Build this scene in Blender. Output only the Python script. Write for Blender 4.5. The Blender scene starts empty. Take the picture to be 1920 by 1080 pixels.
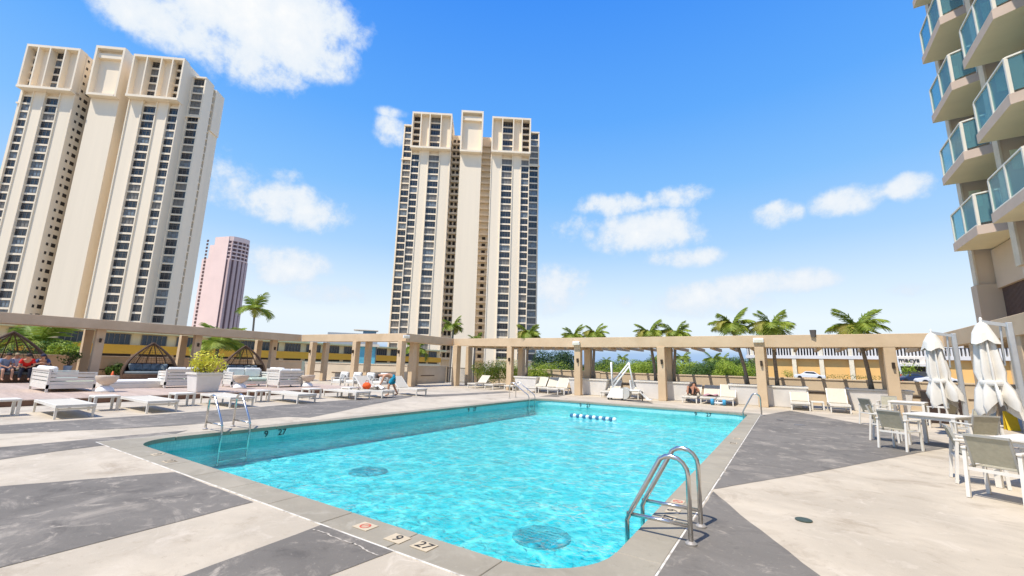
import bpy, bmesh, math, random
from mathutils import Vector, Matrix
random.seed(7)
PI = math.pi
scene = bpy.context.scene
COL = scene.collection
rad = math.radians

# ------------------------------------------------------------------ camera
CAM_H = 1.65
FPX, PITCH, ROLL, YAW = 795.76, 0.180468, 0.024649, -0.572735
cy_, sy_, cp_, sp_ = math.cos(YAW), math.sin(YAW), math.cos(PITCH), math.sin(PITCH)
FWD = Vector((sy_*cp_, cy_*cp_, sp_))
_R = Vector((cy_, -sy_, 0)); _U = _R.cross(FWD)
RGT = _R*math.cos(ROLL) + _U*math.sin(ROLL)
UPV = _U*math.cos(ROLL) - _R*math.sin(ROLL)
CAMP = Vector((0, 0, CAM_H))
cam_data = bpy.data.cameras.new('camera')
cam = bpy.data.objects.new('camera', cam_data); COL.objects.link(cam)
cam_data.sensor_width = 36; cam_data.lens = 36*FPX/1920
cam_data.clip_start = 0.05; cam_data.clip_end = 20000
m = Matrix((RGT, UPV, -FWD)).transposed().to_4x4(); m.translation = CAMP
cam.matrix_world = m
scene.camera = cam

def ray(x, y):
    return ((x-960)*RGT + (540-y)*UPV + FPX*FWD).normalized()
def g(x, y, z=0.0):
    d = ray(x, y); return CAMP + d*((z-CAM_H)/d.z)
def g2(x, y, z=0.0):
    p = g(x, y, z); return (p.x, p.y)
def at(x, y, D):
    d = ray(x, y); return CAMP + d*(D/math.hypot(d.x, d.y))

# ------------------------------------------------------------------ light
SUN_EL, SUN_AZ = rad(61), rad(195)       # azimuth from +y towards +x, where the sun stands
SUN_DIR = Vector((math.sin(SUN_AZ)*math.cos(SUN_EL), math.cos(SUN_AZ)*math.cos(SUN_EL), math.sin(SUN_EL)))
sl = bpy.data.lights.new('sun', 'SUN'); sl.energy = 5.0; sl.angle = rad(0.53); sl.color = (1.0, 0.935, 0.83)
sun = bpy.data.objects.new('sun', sl); COL.objects.link(sun)
sun.rotation_euler = (-SUN_DIR).to_track_quat('-Z', 'Y').to_euler()

world = bpy.data.worlds.new('World'); scene.world = world; world.use_nodes = True
wt = world.node_tree; wn = wt.nodes; wl = wt.links
for n in list(wn): wn.remove(n)
def WN(t, **k):
    n = wn.new(t)
    for a, b in k.items(): setattr(n, a, b)
    return n
def wmath(op, a, b=None, c=None, clamp=False):
    n = WN('ShaderNodeMath', operation=op); n.use_clamp = clamp
    for i, v in enumerate((a, b, c)):
        if v is None: continue
        if isinstance(v, (int, float)): n.inputs[i].default_value = v
        else: wl.new(v, n.inputs[i])
    return n.outputs[0]
wout = WN('ShaderNodeOutputWorld'); bg = WN('ShaderNodeBackground')
sky = WN('ShaderNodeTexSky', sky_type='NISHITA'); sky.sun_disc = False
sky.sun_elevation = SUN_EL; sky.sun_rotation = SUN_AZ
sky.altitude = 0; sky.air_density = 1.0; sky.dust_density = 0.6; sky.ozone_density = 2.5
tc = WN('ShaderNodeTexCoord'); sep = WN('ShaderNodeSeparateXYZ'); wl.new(tc.outputs['Generated'], sep.inputs[0])
DIRV = tc.outputs['Generated']
# sky colour by elevation (hazy white low down, deep blue high up), over the physical sky
ramp = WN('ShaderNodeValToRGB'); wl.new(wmath('MAXIMUM', sep.outputs['Z'], 0.0), ramp.inputs[0])
def lin(r, g_, b): return tuple(((c/255)/12.92 if c/255 <= .04045 else (((c/255)+.055)/1.055)**2.4) for c in (r, g_, b)) + (1,)
RAMP = [(0.0, (150, 185, 236)), (0.032, (168, 200, 240)), (0.052, (232, 244, 255)), (0.10, (236, 247, 255)), (0.17, (214, 236, 255)),
        (0.26, (172, 214, 255)), (0.38, (132, 194, 255)), (0.52, (96, 172, 255)), (0.70, (66, 148, 250)), (1.0, (44, 118, 235))]
cr = ramp.color_ramp
while len(cr.elements) < len(RAMP): cr.elements.new(0.5)
for e, (p, c) in zip(cr.elements, RAMP): e.position = p; e.color = lin(*c)
skym = WN('ShaderNodeMix', data_type='RGBA'); skym.inputs[0].default_value = 0.9
skys = WN('ShaderNodeMix', data_type='RGBA', blend_type='MULTIPLY'); skys.inputs[0].default_value = 1
wl.new(sky.outputs[0], skys.inputs[6]); skys.inputs[7].default_value = (0.11, 0.11, 0.11, 1)
wl.new(skys.outputs[2], skym.inputs[6]); wl.new(ramp.outputs[0], skym.inputs[7])
# cumulus clouds: soft ellipses on the sky sphere broken up by noise
CLOUDS = [(300, 35, 135, 58, .82), (500, 40, 170, 82, 1.12), (420, 92, 155, 58, .86), (500, 140, 70, 42, .68), (620, 45, 75, 60, .8),
          (555, 388, 95, 40, .9), (425, 345, 70, 62, .62), (460, 385, 60, 22, .55), (535, 328, 45, 22, .5), (528, 498, 90, 34, .72), (630, 553, 90, 22, .62),
          (735, 245, 34, 30, .58), (736, 212, 30, 12, .5),
          (1165, 383, 78, 24, .85), (1215, 434, 105, 42, .95), (1095, 432, 80, 28, .62), (1275, 370, 58, 22, .72), (1275, 483, 75, 20, .8),
          (1452, 402, 50, 26, .72), (1590, 376, 72, 28, .7), (1705, 350, 52, 27, .78),
          (1440, 530, 105, 24, .8), (1310, 562, 150, 32, .68), (1725, 540, 60, 16, .6), (1040, 545, 70, 46, .7)]
nz = WN('ShaderNodeTexNoise'); nz.inputs['Scale'].default_value = 9.0; nz.inputs['Detail'].default_value = 9; nz.inputs['Roughness'].default_value = .58
wl.new(DIRV, nz.inputs['Vector'])
nz2 = WN('ShaderNodeTexNoise'); nz2.inputs['Scale'].default_value = 30.0; nz2.inputs['Detail'].default_value = 8; nz2.inputs['Roughness'].default_value = .65
wl.new(DIRV, nz2.inputs['Vector'])
azn = wmath('ARCTAN2', sep.outputs['X'], sep.outputs['Y']); eln = wmath('ARCSINE', sep.outputs['Z'])
ae = WN('ShaderNodeCombineXYZ'); wl.new(azn, ae.inputs[0]); wl.new(eln, ae.inputs[1]); AE = ae.outputs[0]
def azel(px, py):
    d = ray(px, py); return math.atan2(d.x, d.y), math.asin(d.z)
cur = None
for (px, py, hw, hh, s) in CLOUDS:
    a0, e0 = azel(px, py); k1 = 1/max(.004, (azel(px+hw, py)[0]-azel(px-hw, py)[0])/2); k2 = 1/max(.004, (azel(px, py-hh)[1]-azel(px, py+hh)[1])/2)
    d1 = WN('ShaderNodeVectorMath', operation='MULTIPLY_ADD'); wl.new(AE, d1.inputs[0]); d1.inputs[1].default_value = (k1, k2, 0); d1.inputs[2].default_value = (-a0*k1, -e0*k2, 0)
    d2 = WN('ShaderNodeVectorMath', operation='DOT_PRODUCT'); wl.new(d1.outputs[0], d2.inputs[0]); wl.new(d1.outputs[0], d2.inputs[1])
    v = wmath('MULTIPLY_ADD', d2.outputs['Value'], -.42*s, s)
    cur = v if cur is None else wmath('MAXIMUM', cur, v)
cur = wmath('MAXIMUM', cur, -.5)
n1 = wmath('MULTIPLY', wmath('SUBTRACT', nz.outputs['Fac'], 0.5), 1.5)
n2 = wmath('MULTIPLY', wmath('SUBTRACT', nz2.outputs['Fac'], 0.5), 0.75)
dens = wmath('ADD', wmath('ADD', cur, n1), n2)
# cloud only near the ellipses: fade noise out where the mask is nil
ms = WN('ShaderNodeMapRange', interpolation_type='SMOOTHSTEP'); wl.new(dens, ms.inputs[0])
ms.inputs[1].default_value = 0.30; ms.inputs[2].default_value = 0.80
mk = WN('ShaderNodeMapRange', interpolation_type='SMOOTHSTEP'); wl.new(cur, mk.inputs[0]); mk.inputs[1].default_value = 0.10; mk.inputs[2].default_value = 0.42
cfac = wmath('MULTIPLY', ms.outputs[0], mk.outputs[0], clamp=True)
ccol = WN('ShaderNodeMix', data_type='RGBA')
wl.new(wmath('MULTIPLY', wmath('SUBTRACT', dens, 0.42), 1.05, clamp=True), ccol.inputs[0])
ccol.inputs[6].default_value = (0.66, 0.77, 0.90, 1); ccol.inputs[7].default_value = (0.98, 0.97, 0.95, 1)
fin = WN('ShaderNodeMix', data_type='RGBA'); wl.new(cfac, fin.inputs[0]); wl.new(skym.outputs[2], fin.inputs[6]); wl.new(ccol.outputs[2], fin.inputs[7])
wl.new(fin.outputs[2], bg.inputs[0]); bg.inputs[1].default_value = 1.0
wl.new(bg.outputs[0], wout.inputs[0])

vs = scene.view_settings
vs.view_transform = 'Standard'; vs.look = 'None'; vs.exposure = 0.08; vs.gamma = 1.0; vs.use_curve_mapping = False
scene.render.engine = 'CYCLES'
cyc = scene.cycles
cyc.use_denoising = True; cyc.max_bounces = 8; cyc.transparent_max_bounces = 12; cyc.diffuse_bounces = 4; cyc.caustics_reflective = False; cyc.caustics_refractive = False
cyc.sample_clamp_indirect = 8

# ------------------------------------------------------------------ helpers
class MB:
    def __init__(s): s.v = []; s.f = []; s.mi = []; s.cur = 0
    def add(s, vs_, fs):
        o = len(s.v); s.v += [tuple(p) for p in vs_]
        for f in fs: s.f.append(tuple(i+o for i in f)); s.mi.append(s.cur)
        return s
    def box(s, x0, x1, y0, y1, z0, z1):
        return s.add([(x0,y0,z0),(x1,y0,z0),(x1,y1,z0),(x0,y1,z0),(x0,y0,z1),(x1,y0,z1),(x1,y1,z1),(x0,y1,z1)],
                     [(0,3,2,1),(4,5,6,7),(0,1,5,4),(1,2,6,5),(2,3,7,6),(3,0,4,7)])
    def taper(s, cx, cy, z0, z1, wx0, wy0, wx1, wy1):
        a, b, c, d = wx0/2, wy0/2, wx1/2, wy1/2
        return s.add([(cx-a,cy-b,z0),(cx+a,cy-b,z0),(cx+a,cy+b,z0),(cx-a,cy+b,z0),(cx-c,cy-d,z1),(cx+c,cy-d,z1),(cx+c,cy+d,z1),(cx-c,cy+d,z1)],
                     [(0,3,2,1),(4,5,6,7),(0,1,5,4),(1,2,6,5),(2,3,7,6),(3,0,4,7)])
    def bar(s, p, q, w, h=None, up=(0,0,1)):
        h = h or w; p, q = Vector(p), Vector(q); d = (q-p).normalized(); up = Vector(up)
        if abs(d.dot(up)) > .98: up = Vector((0,1,0))
        r = d.cross(up).normalized(); u = r.cross(d)
        vs_ = [e+r*(a*w/2)+u*(b*h/2) for e in (p, q) for a, b in ((-1,-1),(1,-1),(1,1),(-1,1))]
        return s.add(vs_, [(0,3,2,1),(4,5,6,7),(0,1,5,4),(1,2,6,5),(2,3,7,6),(3,0,4,7)][:2] + [(0,1,5,4),(1,2,6,5),(2,3,7,6),(3,0,4,7)])
    def tube(s, pts, r, n=8, caps=True):
        pts = [Vector(p) for p in pts]; rs = r if isinstance(r, (list, tuple)) else [r]*len(pts)
        rings = []; prev = None
        for i, p in enumerate(pts):
            d = (pts[min(i+1, len(pts)-1)]-pts[max(i-1, 0)]).normalized()
            if prev is None:
                a = Vector((0,0,1)) if abs(d.z) < .9 else Vector((1,0,0)); x = d.cross(a).normalized()
            else:
                x = (prev-d*prev.dot(d)).normalized()
            prev = x; y = d.cross(x)
            rings.append([p+(x*math.cos(2*PI*k/n)+y*math.sin(2*PI*k/n))*rs[i] for k in range(n)])
        vs_ = [v for rr in rings for v in rr]
        fs = [(i*n+k, i*n+(k+1) % n, (i+1)*n+(k+1) % n, (i+1)*n+k) for i in range(len(pts)-1) for k in range(n)]
        if caps: fs += [tuple(range(n))[::-1], tuple((len(pts)-1)*n+k for k in range(n))]
        return s.add(vs_, fs)
    def lathe(s, prof, n=16, c=(0,0,0)):
        vs_ = [(c[0]+r*math.cos(2*PI*k/n), c[1]+r*math.sin(2*PI*k/n), c[2]+z) for r, z in prof for k in range(n)]
        fs = [(i*n+k, i*n+(k+1) % n, (i+1)*n+(k+1) % n, (i+1)*n+k) for i in range(len(prof)-1) for k in range(n)]
        fs += [tuple(range(n))[::-1], tuple((len(prof)-1)*n+k for k in range(n))]
        return s.add(vs_, fs)
    def prism(s, poly, z0, z1):
        n = len(poly)
        return s.add([(x,y,z0) for x, y in poly]+[(x,y,z1) for x, y in poly],
                     [tuple(range(n))[::-1], tuple(range(n, 2*n))]+[(i, (i+1) % n, n+(i+1) % n, n+i) for i in range(n)])
    def sheet(s, poly, z):
        return s.add([(x,y,z) for x, y in poly], [tuple(range(len(poly)))])
    def ball(s, c, r, n=10, k=6, zmin=-1.0):
        rx, ry, rz = r if isinstance(r, (tuple, list)) else (r, r, r)
        a0 = math.asin(max(-1, min(1, zmin)))
        prof = [(math.cos(a0+(PI/2-a0)*i/k), math.sin(a0+(PI/2-a0)*i/k)) for i in range(k+1)]
        vs_ = [(c[0]+rx*p*math.cos(2*PI*j/n), c[1]+ry*p*math.sin(2*PI*j/n), c[2]+rz*z) for p, z in prof for j in range(n)]
        fs = [(i*n+j, i*n+(j+1) % n, (i+1)*n+(j+1) % n, (i+1)*n+j) for i in range(k) for j in range(n)]
        if zmin > -1: fs.append(tuple(range(n))[::-1])
        return s.add(vs_, fs)
    def xf(s, M, start=0):
        for i in range(start, len(s.v)): s.v[i] = tuple(M @ Vector(s.v[i]))
        return s
    def mesh(s, name, mats, smooth=False):
        me = bpy.data.meshes.new(name); me.from_pydata(s.v, [], s.f)
        for mm in (mats if isinstance(mats, (list, tuple)) else [mats]): me.materials.append(mm)
        if len(me.materials) > 1: me.polygons.foreach_set('material_index', s.mi)
        if smooth: me.polygons.foreach_set('use_smooth', [True]*len(me.polygons))
        me.update(); return me
    def build(s, name, mats, parent=None, smooth=False, loc=None, rotz=0, bevel=0):
        me = s.mesh(name, mats, smooth)
        if bevel:
            bm = bmesh.new(); bm.from_mesh(me)
            bmesh.ops.bevel(bm, geom=list(bm.edges), offset=bevel, segments=1, affect='EDGES', clamp_overlap=True)
            bm.to_mesh(me); bm.free()
        return link(name, me, parent, loc, rotz)
def link(name, data, parent=None, loc=None, rotz=0):
    o = bpy.data.objects.new(name, data); COL.objects.link(o)
    if parent is not None: o.parent = parent
    if loc is not None: o.location = loc
    if rotz: o.rotation_euler = (0, 0, rotz)
    return o
def tag(o, label, cat, group=None, kind=None):
    o['label'] = label
    if cat: o['category'] = cat
    if group: o['group'] = group
    if kind: o['kind'] = kind
    return o
def thing(name, label, cat, loc=(0,0,0), rotz=0, group=None):
    return tag(link(name, None, None, loc, rotz), label, cat, group)
def struct(o): o['kind'] = 'structure'; return o
def copy_tree(o, parent=None, loc=None, rotz=None, label=None):
    c = o.copy(); COL.objects.link(c)
    if parent is not None: c.parent = parent
    if loc is not None: c.location = loc
    if rotz is not None: c.rotation_euler = (0, 0, rotz)
    if label: c['label'] = label
    for ch in list(o.children): copy_tree(ch, c)
    return c

def text_mesh(txt, size, mat, name='lettering', depth=0.004, bold=0.0):
    cu = bpy.data.curves.new(name, 'FONT'); cu.body = txt; cu.size = size; cu.extrude = depth; cu.align_x = 'CENTER'; cu.align_y = 'CENTER'; cu.offset = bold
    ob = bpy.data.objects.new(name+'_tmp', cu); COL.objects.link(ob)
    dg = bpy.context.evaluated_depsgraph_get(); me = bpy.data.meshes.new_from_object(ob.evaluated_get(dg))
    bpy.data.objects.remove(ob); bpy.data.curves.remove(cu)
    me.name = name; me.materials.clear(); me.materials.append(mat); return me

MATS = {}
def mat(name, col, rough=.6, var=.12, scale=3.0, bump=0.0, bscale=None, metal=0.0, spec=.4, col2=None, thr=None, detail=4, coord='Object', sheen=0, stretch=None, alpha=None, trans=0):
    if name in MATS: return MATS[name]
    M = bpy.data.materials.new(name); M.use_nodes = True; MATS[name] = M
    nt = M.node_tree; N = nt.nodes; L = nt.links; P = N['Principled BSDF']
    P.inputs['Roughness'].default_value = rough; P.inputs['Metallic'].default_value = metal; P.inputs['Specular IOR Level'].default_value = spec
    tcn = N.new('ShaderNodeTexCoord'); vec = tcn.outputs[coord]
    if stretch:
        mp = N.new('ShaderNodeMapping'); mp.inputs['Scale'].default_value = stretch; L.new(vec, mp.inputs[0]); vec = mp.outputs[0]
    no = N.new('ShaderNodeTexNoise'); no.inputs['Scale'].default_value = scale; no.inputs['Detail'].default_value = detail; no.inputs['Roughness'].default_value = .62
    L.new(vec, no.inputs['Vector'])
    mr = N.new('ShaderNodeMapRange'); L.new(no.outputs['Fac'], mr.inputs[0])
    lo, hi = thr or (.3, .7)
    mr.inputs[1].default_value = lo; mr.inputs[2].default_value = hi
    mx = N.new('ShaderNodeMix'); mx.data_type = 'RGBA'; L.new(mr.outputs[0], mx.inputs[0])
    c2 = col2 or tuple(min(1, c*(1+var)) for c in col); c1 = col if col2 else tuple(c*(1-var) for c in col)
    mx.inputs[6].default_value = (*c1, 1); mx.inputs[7].default_value = (*c2, 1)
    L.new(mx.outputs[2], P.inputs['Base Color'])
    if bump:
        nb = N.new('ShaderNodeTexNoise'); nb.inputs['Scale'].default_value = bscale or scale*12; nb.inputs['Detail'].default_value = 5; L.new(vec, nb.inputs['Vector'])
        bp = N.new('ShaderNodeBump'); bp.inputs['Strength'].default_value = bump; bp.inputs['Distance'].default_value = .02
        L.new(nb.outputs['Fac'], bp.inputs['Height']); L.new(bp.outputs[0], P.inputs['Normal'])
    if alpha is not None: P.inputs['Alpha'].default_value = alpha
    if trans: P.inputs['Transmission Weight'].default_value = trans
    return M
def leafmat(name, col, col2, rough=.5):
    if name in MATS: return MATS[name]
    M = mat(name, col, rough, col2=col2, scale=2.2, thr=(.35, .65), spec=.3)
    nt = M.node_tree; P = nt.nodes['Principled BSDF']; out = nt.nodes['Material Output']
    tr = nt.nodes.new('ShaderNodeBsdfTranslucent'); mx = nt.nodes.new('ShaderNodeMixShader'); mx.inputs[0].default_value = .25
    src = P.inputs['Base Color'].links[0].from_socket
    nt.links.new(src, tr.inputs['Color']); nt.links.new(P.outputs[0], mx.inputs[1]); nt.links.new(tr.outputs[0], mx.inputs[2]); nt.links.new(mx.outputs[0], out.inputs['Surface'])
    return M

# ------------------------------------------------------------------ materials
def worn(name, base, dirt, light, dirt_amt=.5, light_amt=.4, rough=.75):
    """poured concrete / worn coating: fine grain, streaky dirt patches, pale worn spots"""
    M = bpy.data.materials.new(name); M.use_nodes = True; MATS[name] = M
    nt = M.node_tree; N = nt.nodes; L = nt.links; P = N['Principled BSDF']; P.inputs['Roughness'].default_value = rough; P.inputs['Specular IOR Level'].default_value = .3
    geo = N.new('ShaderNodeNewGeometry')
    mp = N.new('ShaderNodeMapping'); mp.inputs['Rotation'].default_value = (0, 0, .55); mp.inputs['Scale'].default_value = (1, 1.15, 1); L.new(geo.outputs['Position'], mp.inputs[0])
    def noise(sc, det, rg=.65, dist=0):
        n = N.new('ShaderNodeTexNoise'); n.inputs['Scale'].default_value = sc; n.inputs['Detail'].default_value = det; n.inputs['Roughness'].default_value = rg; n.inputs['Distortion'].default_value = dist
        L.new(mp.outputs[0], n.inputs['Vector']); return n.outputs['Fac']
    def rng(s, a, b, c=0., d=1.):
        n = N.new('ShaderNodeMapRange'); n.interpolation_type = 'SMOOTHSTEP'; L.new(s, n.inputs[0])
        for i, v in enumerate((a, b, c, d)): n.inputs[i+1].default_value = v
        return n.outputs[0]
    def mix(f, a, b, t='MIX'):
        n = N.new('ShaderNodeMix'); n.data_type = 'RGBA'; n.blend_type = t
        for i, v in ((0, f), (6, a), (7, b)):
            if isinstance(v, (int, float)): n.inputs[i].default_value = v
            elif isinstance(v, tuple): n.inputs[i].default_value = (*v, 1)
            else: L.new(v, n.inputs[i])
        return n.outputs[2]
    c = mix(rng(noise(.45, 7, .6, .4), .36, .64), tuple(min(1, x*1.06) for x in base), tuple(x*.84 for x in base))
    c = mix(rng(noise(.8, 10, .72, 1.2), .52, .66, 0, light_amt*.6), c, light)
    c = mix(rng(noise(1.3, 9, .7, .6), .50, .72, 0, dirt_amt), c, dirt)
    c = mix(rng(noise(2.6, 10, .72, .9), .54, .70, 0, light_amt), c, light)
    c = mix(rng(noise(7, 8, .75, .5), .56, .70, 0, .5), c, dirt)
    c = mix(rng(noise(22, 5, .7), .60, .72, 0, .4), c, light)
    gr = noise(160, 3); c = mix(.22, c, gr, 'OVERLAY')
    L.new(c, P.inputs['Base Color'])
    b = N.new('ShaderNodeBump'); b.inputs['Strength'].default_value = .18; b.inputs['Distance'].default_value = .006; L.new(noise(55, 6), b.inputs['Height']); L.new(b.outputs[0], P.inputs['Normal'])
    return M
DECK_L = worn('deck_concrete', (.55, .475, .365), (.35, .285, .205), (.64, .565, .46), .8, .6)
DECK_D = worn('deck_dark_coat', (.195, .176, .150), (.102, .092, .080), (.41, .36, .295), .85, 1.0)
COPING = worn('coping_stone', (.36, .32, .245), (.25, .225, .17), (.44, .40, .32), .5, .5)
TAN = mat('tan_stucco', (.555, .41, .255), .88, .1, .9, .35, 45, col2=(.68, .52, .345), thr=(.25, .7), detail=9)
TAN2 = mat('tan_wall', (.56, .43, .28), .88, .1, .7, .3, 40, col2=(.68, .545, .38), thr=(.25, .7), detail=9)
CREAM = mat('cream_concrete', (.92, .785, .595), .85, .06, .05, 0, stretch=(2.5, 2.5, .12), detail=7)
CREAM_D = mat('ochre_concrete', (.62, .44, .22), .85, .06, .2, 0)
WHITE = mat('white_paint', (.74, .705, .635), .45, .04, 5)
WHITEP = mat('white_plastic', (.84, .84, .82), .35, .03, 5)
CUSH = mat('white_cushion', (.80, .79, .74), .9, .05, 6, .3, 90)
MINT = mat('mint_cushion', (.55, .64, .52), .9, .08, 8, .3, 90)
STEEL = mat('brushed_steel', (.60, .58, .55), .22, .06, 20, metal=1.0)
WICKER = mat('brown_wicker', (.10, .058, .035), .7, .35, 40, .5, 120)
WICKER_R = mat('wicker_rod', (.16, .10, .065), .6, .3, 30)
GREYC = mat('grey_cushion', (.16, .185, .19), .9, .2, 6, .2, 60)
WOOD = mat('deck_board', (.50, .385, .30), .7, .16, 1.4, .2, 30, stretch=(1, 12, 1))
PLANTER = mat('planter_white', (.72, .69, .65), .7, .06, 2.5, .1, 50)
SOIL = mat('soil', (.06, .045, .03), .95, .3, 12, .5)
GLASS_D = mat('tower_glass', (.030, .036, .045), .12, .35, .35, spec=.7)
GLASS_C = mat('curtained_glass', (.22, .20, .17), .35, .35, 1.1, spec=.6, stretch=(3, 1, .3))
GLASS_B = mat('bright_glass', (.20, .23, .25), .18, .5, .8, spec=.7)
MULL = mat('mullion', (.20, .18, .16), .6, .08, 3)
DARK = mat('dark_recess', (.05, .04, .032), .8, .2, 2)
BLACK = mat('black_paint', (.02, .02, .022), .5, .1, 4)
ORANGE = mat('cone_orange', (.82, .13, .03), .55, .08, 5)
SLING = mat('taupe_sling', (.40, .37, .275), .8, .10, 14, .3, 160)
FABRIC = mat('umbrella_canvas', (.76, .73, .67), .9, .06, 3, .2, 120)
ALU = mat('aluminium', (.62, .64, .65), .4, .05, 6, metal=.6)
TRUNK = mat('palm_trunk', (.26, .215, .17), .85, .3, 7, .6, 40, stretch=(1, 1, 6))
BARK = mat('bark', (.12, .085, .06), .9, .3, 5, .6)
PALM_A = leafmat('palm_green', (.14, .235, .025), (.34, .40, .06))
PALM_Y = leafmat('palm_yellow', (.30, .32, .05), (.42, .36, .09))
LEAF_D = leafmat('leaf_dark', (.022, .055, .018), (.05, .10, .025))
LEAF_M = leafmat('leaf_mid', (.05, .11, .02), (.12, .19, .03))
LEAF_L = leafmat('leaf_light', (.22, .33, .03), (.38, .45, .05))
LEAF_Y = leafmat('leaf_yellowgreen', (.55, .55, .04), (.78, .70, .10))
SKIN = mat('skin', (.50, .27, .165), .55, .08, 8)
SKIN_D = mat('skin_tanned', (.36, .17, .10), .55, .08, 8)

# ------------------------------------------------------------------ ground, deck, pool
GZ = -16.0
struct(MB().sheet([(-6000,-6000),(6000,-6000),(6000,6000),(-6000,6000)], GZ).build('ground', mat('city_ground', (.33, .29, .225), .95, .35, .02, 0, detail=8, coord='Object')))
PX0, PX1, PY0, PY1 = -10.97, -1.41, 3.32, 19.73      # pool inside
OX0, OX1, OY0, OY1 = PX0-.37, PX1+.37, PY0-.37, PY1+.37
RC = .75
deck = MB()
DX0, DX1, DY0, DY1 = -46, 12, -14, 30.2
for (a, b, c, d) in ((DX0, OX0-.022, DY0, DY1), (OX1+.022, DX1, DY0, DY1), (OX0-.022, OX1+.022, DY0, OY0-.022), (OX0-.022, OX1+.022, OY1+.022, DY1)):
    deck.box(a, b, c, d, -.5, 0)
struct(deck.build('pool_deck', DECK_L))
def on_deck(px): return [g2(*p, .004) for p in px]
STRIPES = [
    [(-160, 809), (0, 797), (200, 783.8), (367, 772), (486, 763), (600, 753.5), (695, 746), (775, 741), (771, 744.3), (695, 759), (640, 771), (580, 783), (538, 781.5), (434, 789.5), (330, 798), (200, 805), (0, 813), (-160, 824)],
    [(-160, 853), (0, 838.5), (100, 829.5), (200, 820), (290, 812), (352, 806.8), (330, 813), (290, 818), (230, 826), (206, 833.5), (100, 847), (0, 861.7), (-160, 884)],
    [(-300, 935), (0, 911.7), (328, 885), (475, 941), (0, 1064), (-300, 1142)],
    [(603, 983.5), (738, 1033), (612, 1081), (500, 1132), (330, 1240), (130, 1240), (340, 1081), (500, 1022)],
    [(1421, 786), (1426, 779), (1481, 769.7), (1560, 784.5), (1636, 798.7), (1720, 818), (1800, 836), (1735, 846.5), (1560, 879.5), (1338, 917)],
    [(1337.5, 921), (1406, 979), (1539, 1080), (1700, 1230), (1140, 1230), (1229, 1078)],
    [(775, 741), (860, 738), (948, 733), (962, 735.5), (900, 739.5), (800, 744.5)],
    [(1010, 743.5), (1062, 735.5), (1076, 737.5), (1045, 744.2)],
    [(1135, 746.5), (1215, 752), (1225, 757), (1188, 753.5)],
]
for i, pl in enumerate(STRIPES):
    pts_ = [Vector((*p, 0)) for p in on_deck(pl)]; out_ = []
    for a_, b_ in zip(pts_, pts_[1:]+pts_[:1]):
        n_ = max(1, min(60, int((b_-a_).length/.22))); nrm_ = Vector((-(b_-a_).y, (b_-a_).x, 0)).normalized()
        out_ += [a_+(b_-a_)*(k/n_)+nrm_*(random.uniform(-.010, .010) if k else 0) for k in range(n_)]
    struct(MB().sheet([(p.x, p.y) for p in out_], .004).build('dark_deck_stripe', DECK_D))

crk = [(p[0]/3.84+500, p[1]/3.84+900) for p in ((330, 355), (430, 380), (470, 405), (600, 450), (640, 460), (700, 495), (760, 525), (830, 550))]
cp = [Vector((*q_, 0)) for q_ in [g2(*p, .008) for p in crk]]; fine = []
for a_, b_ in zip(cp, cp[1:]):
    for k in range(6): fine.append(a_+(b_-a_)*(k/6)+Vector((random.uniform(-.008, .008), random.uniform(-.008, .008), 0)))
lft = [(p.x-.006-random.uniform(0, .006), p.y-.006) for p in fine]; rgt = [(p.x+.006+random.uniform(0, .006), p.y+.006) for p in fine]
ck = MB(); n_ = len(fine); ck.add([(x, y, .008) for x, y in lft+rgt], [(i, i+1, n_+i+1, n_+i) for i in range(n_-1)])
struct(ck.build('deck_crack', mat('crack_filler', (.50, .45, .38), .9)))
# pool shell with rounded corners
def rr(x0, x1, y0, y1, r, n=8):
    pts = []
    for cx, cy, a0 in ((x1-r, y0+r, -PI/2), (x1-r, y1-r, 0), (x0+r, y1-r, PI/2), (x0+r, y0+r, PI)):
        for k in range(n+1):
            a = a0+PI/2*k/n; pts.append((cx+r*math.cos(a), cy+r*math.sin(a)))
    return pts
loop = rr(PX0, PX1, PY0, PY1, RC); nl = len(loop)
WATER_Z, TILE_Z, FLOOR_Z = -.25, -.45, -.76
def tile_mat():
    M = bpy.data.materials.new('pool_tile'); M.use_nodes = True; nt = M.node_tree; N = nt.nodes; L = nt.links; P = N['Principled BSDF']; P.inputs['Roughness'].default_value = .25
    geo = N.new('ShaderNodeNewGeometry'); sp = N.new('ShaderNodeSeparateXYZ'); L.new(geo.outputs['Position'], sp.inputs[0])
    ad = N.new('ShaderNodeMath'); ad.operation = 'ADD'; L.new(sp.outputs[0], ad.inputs[0]); L.new(sp.outputs[1], ad.inputs[1])
    cb = N.new('ShaderNodeCombineXYZ'); L.new(ad.outputs[0], cb.inputs[0]); L.new(sp.outputs[2], cb.inputs[1])
    br = N.new('ShaderNodeTexBrick'); br.offset = 0; L.new(cb.outputs[0], br.inputs['Vector']); br.inputs['Scale'].default_value = 20; br.inputs['Mortar Size'].default_value = .03; br.inputs['Brick Width'].default_value = 1; br.inputs['Row Height'].default_value = 1
    br.inputs['Color1'].default_value = (.36, .74, .73, 1); br.inputs['Color2'].default_value = (.28, .66, .67, 1); br.inputs['Mortar'].default_value = (.18, .46, .48, 1)
    L.new(br.outputs[0], P.inputs['Base Color']); return M
PLASTER = mat('pool_plaster', (.46, .87, .86), .7, .06, 1.2, 0)
pool = thing('swimming_pool', 'large turquoise swimming pool with rounded corners in the concrete deck', 'pool', (PX0, PY0, 0))
pool['kind'] = 'structure'
def pl(mb, name, mats, smooth=False):
    o = mb.build(name, mats, pool, smooth); o.location = (-PX0, -PY0, 0); return o
sh = MB()
sh.add([(x,y,-.06) for x,y in loop]+[(x,y,TILE_Z) for x,y in loop], [(i, nl+i, nl+(i+1) % nl, (i+1) % nl) for i in range(nl)])
pl(sh, 'waterline_tile', tile_mat())
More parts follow.
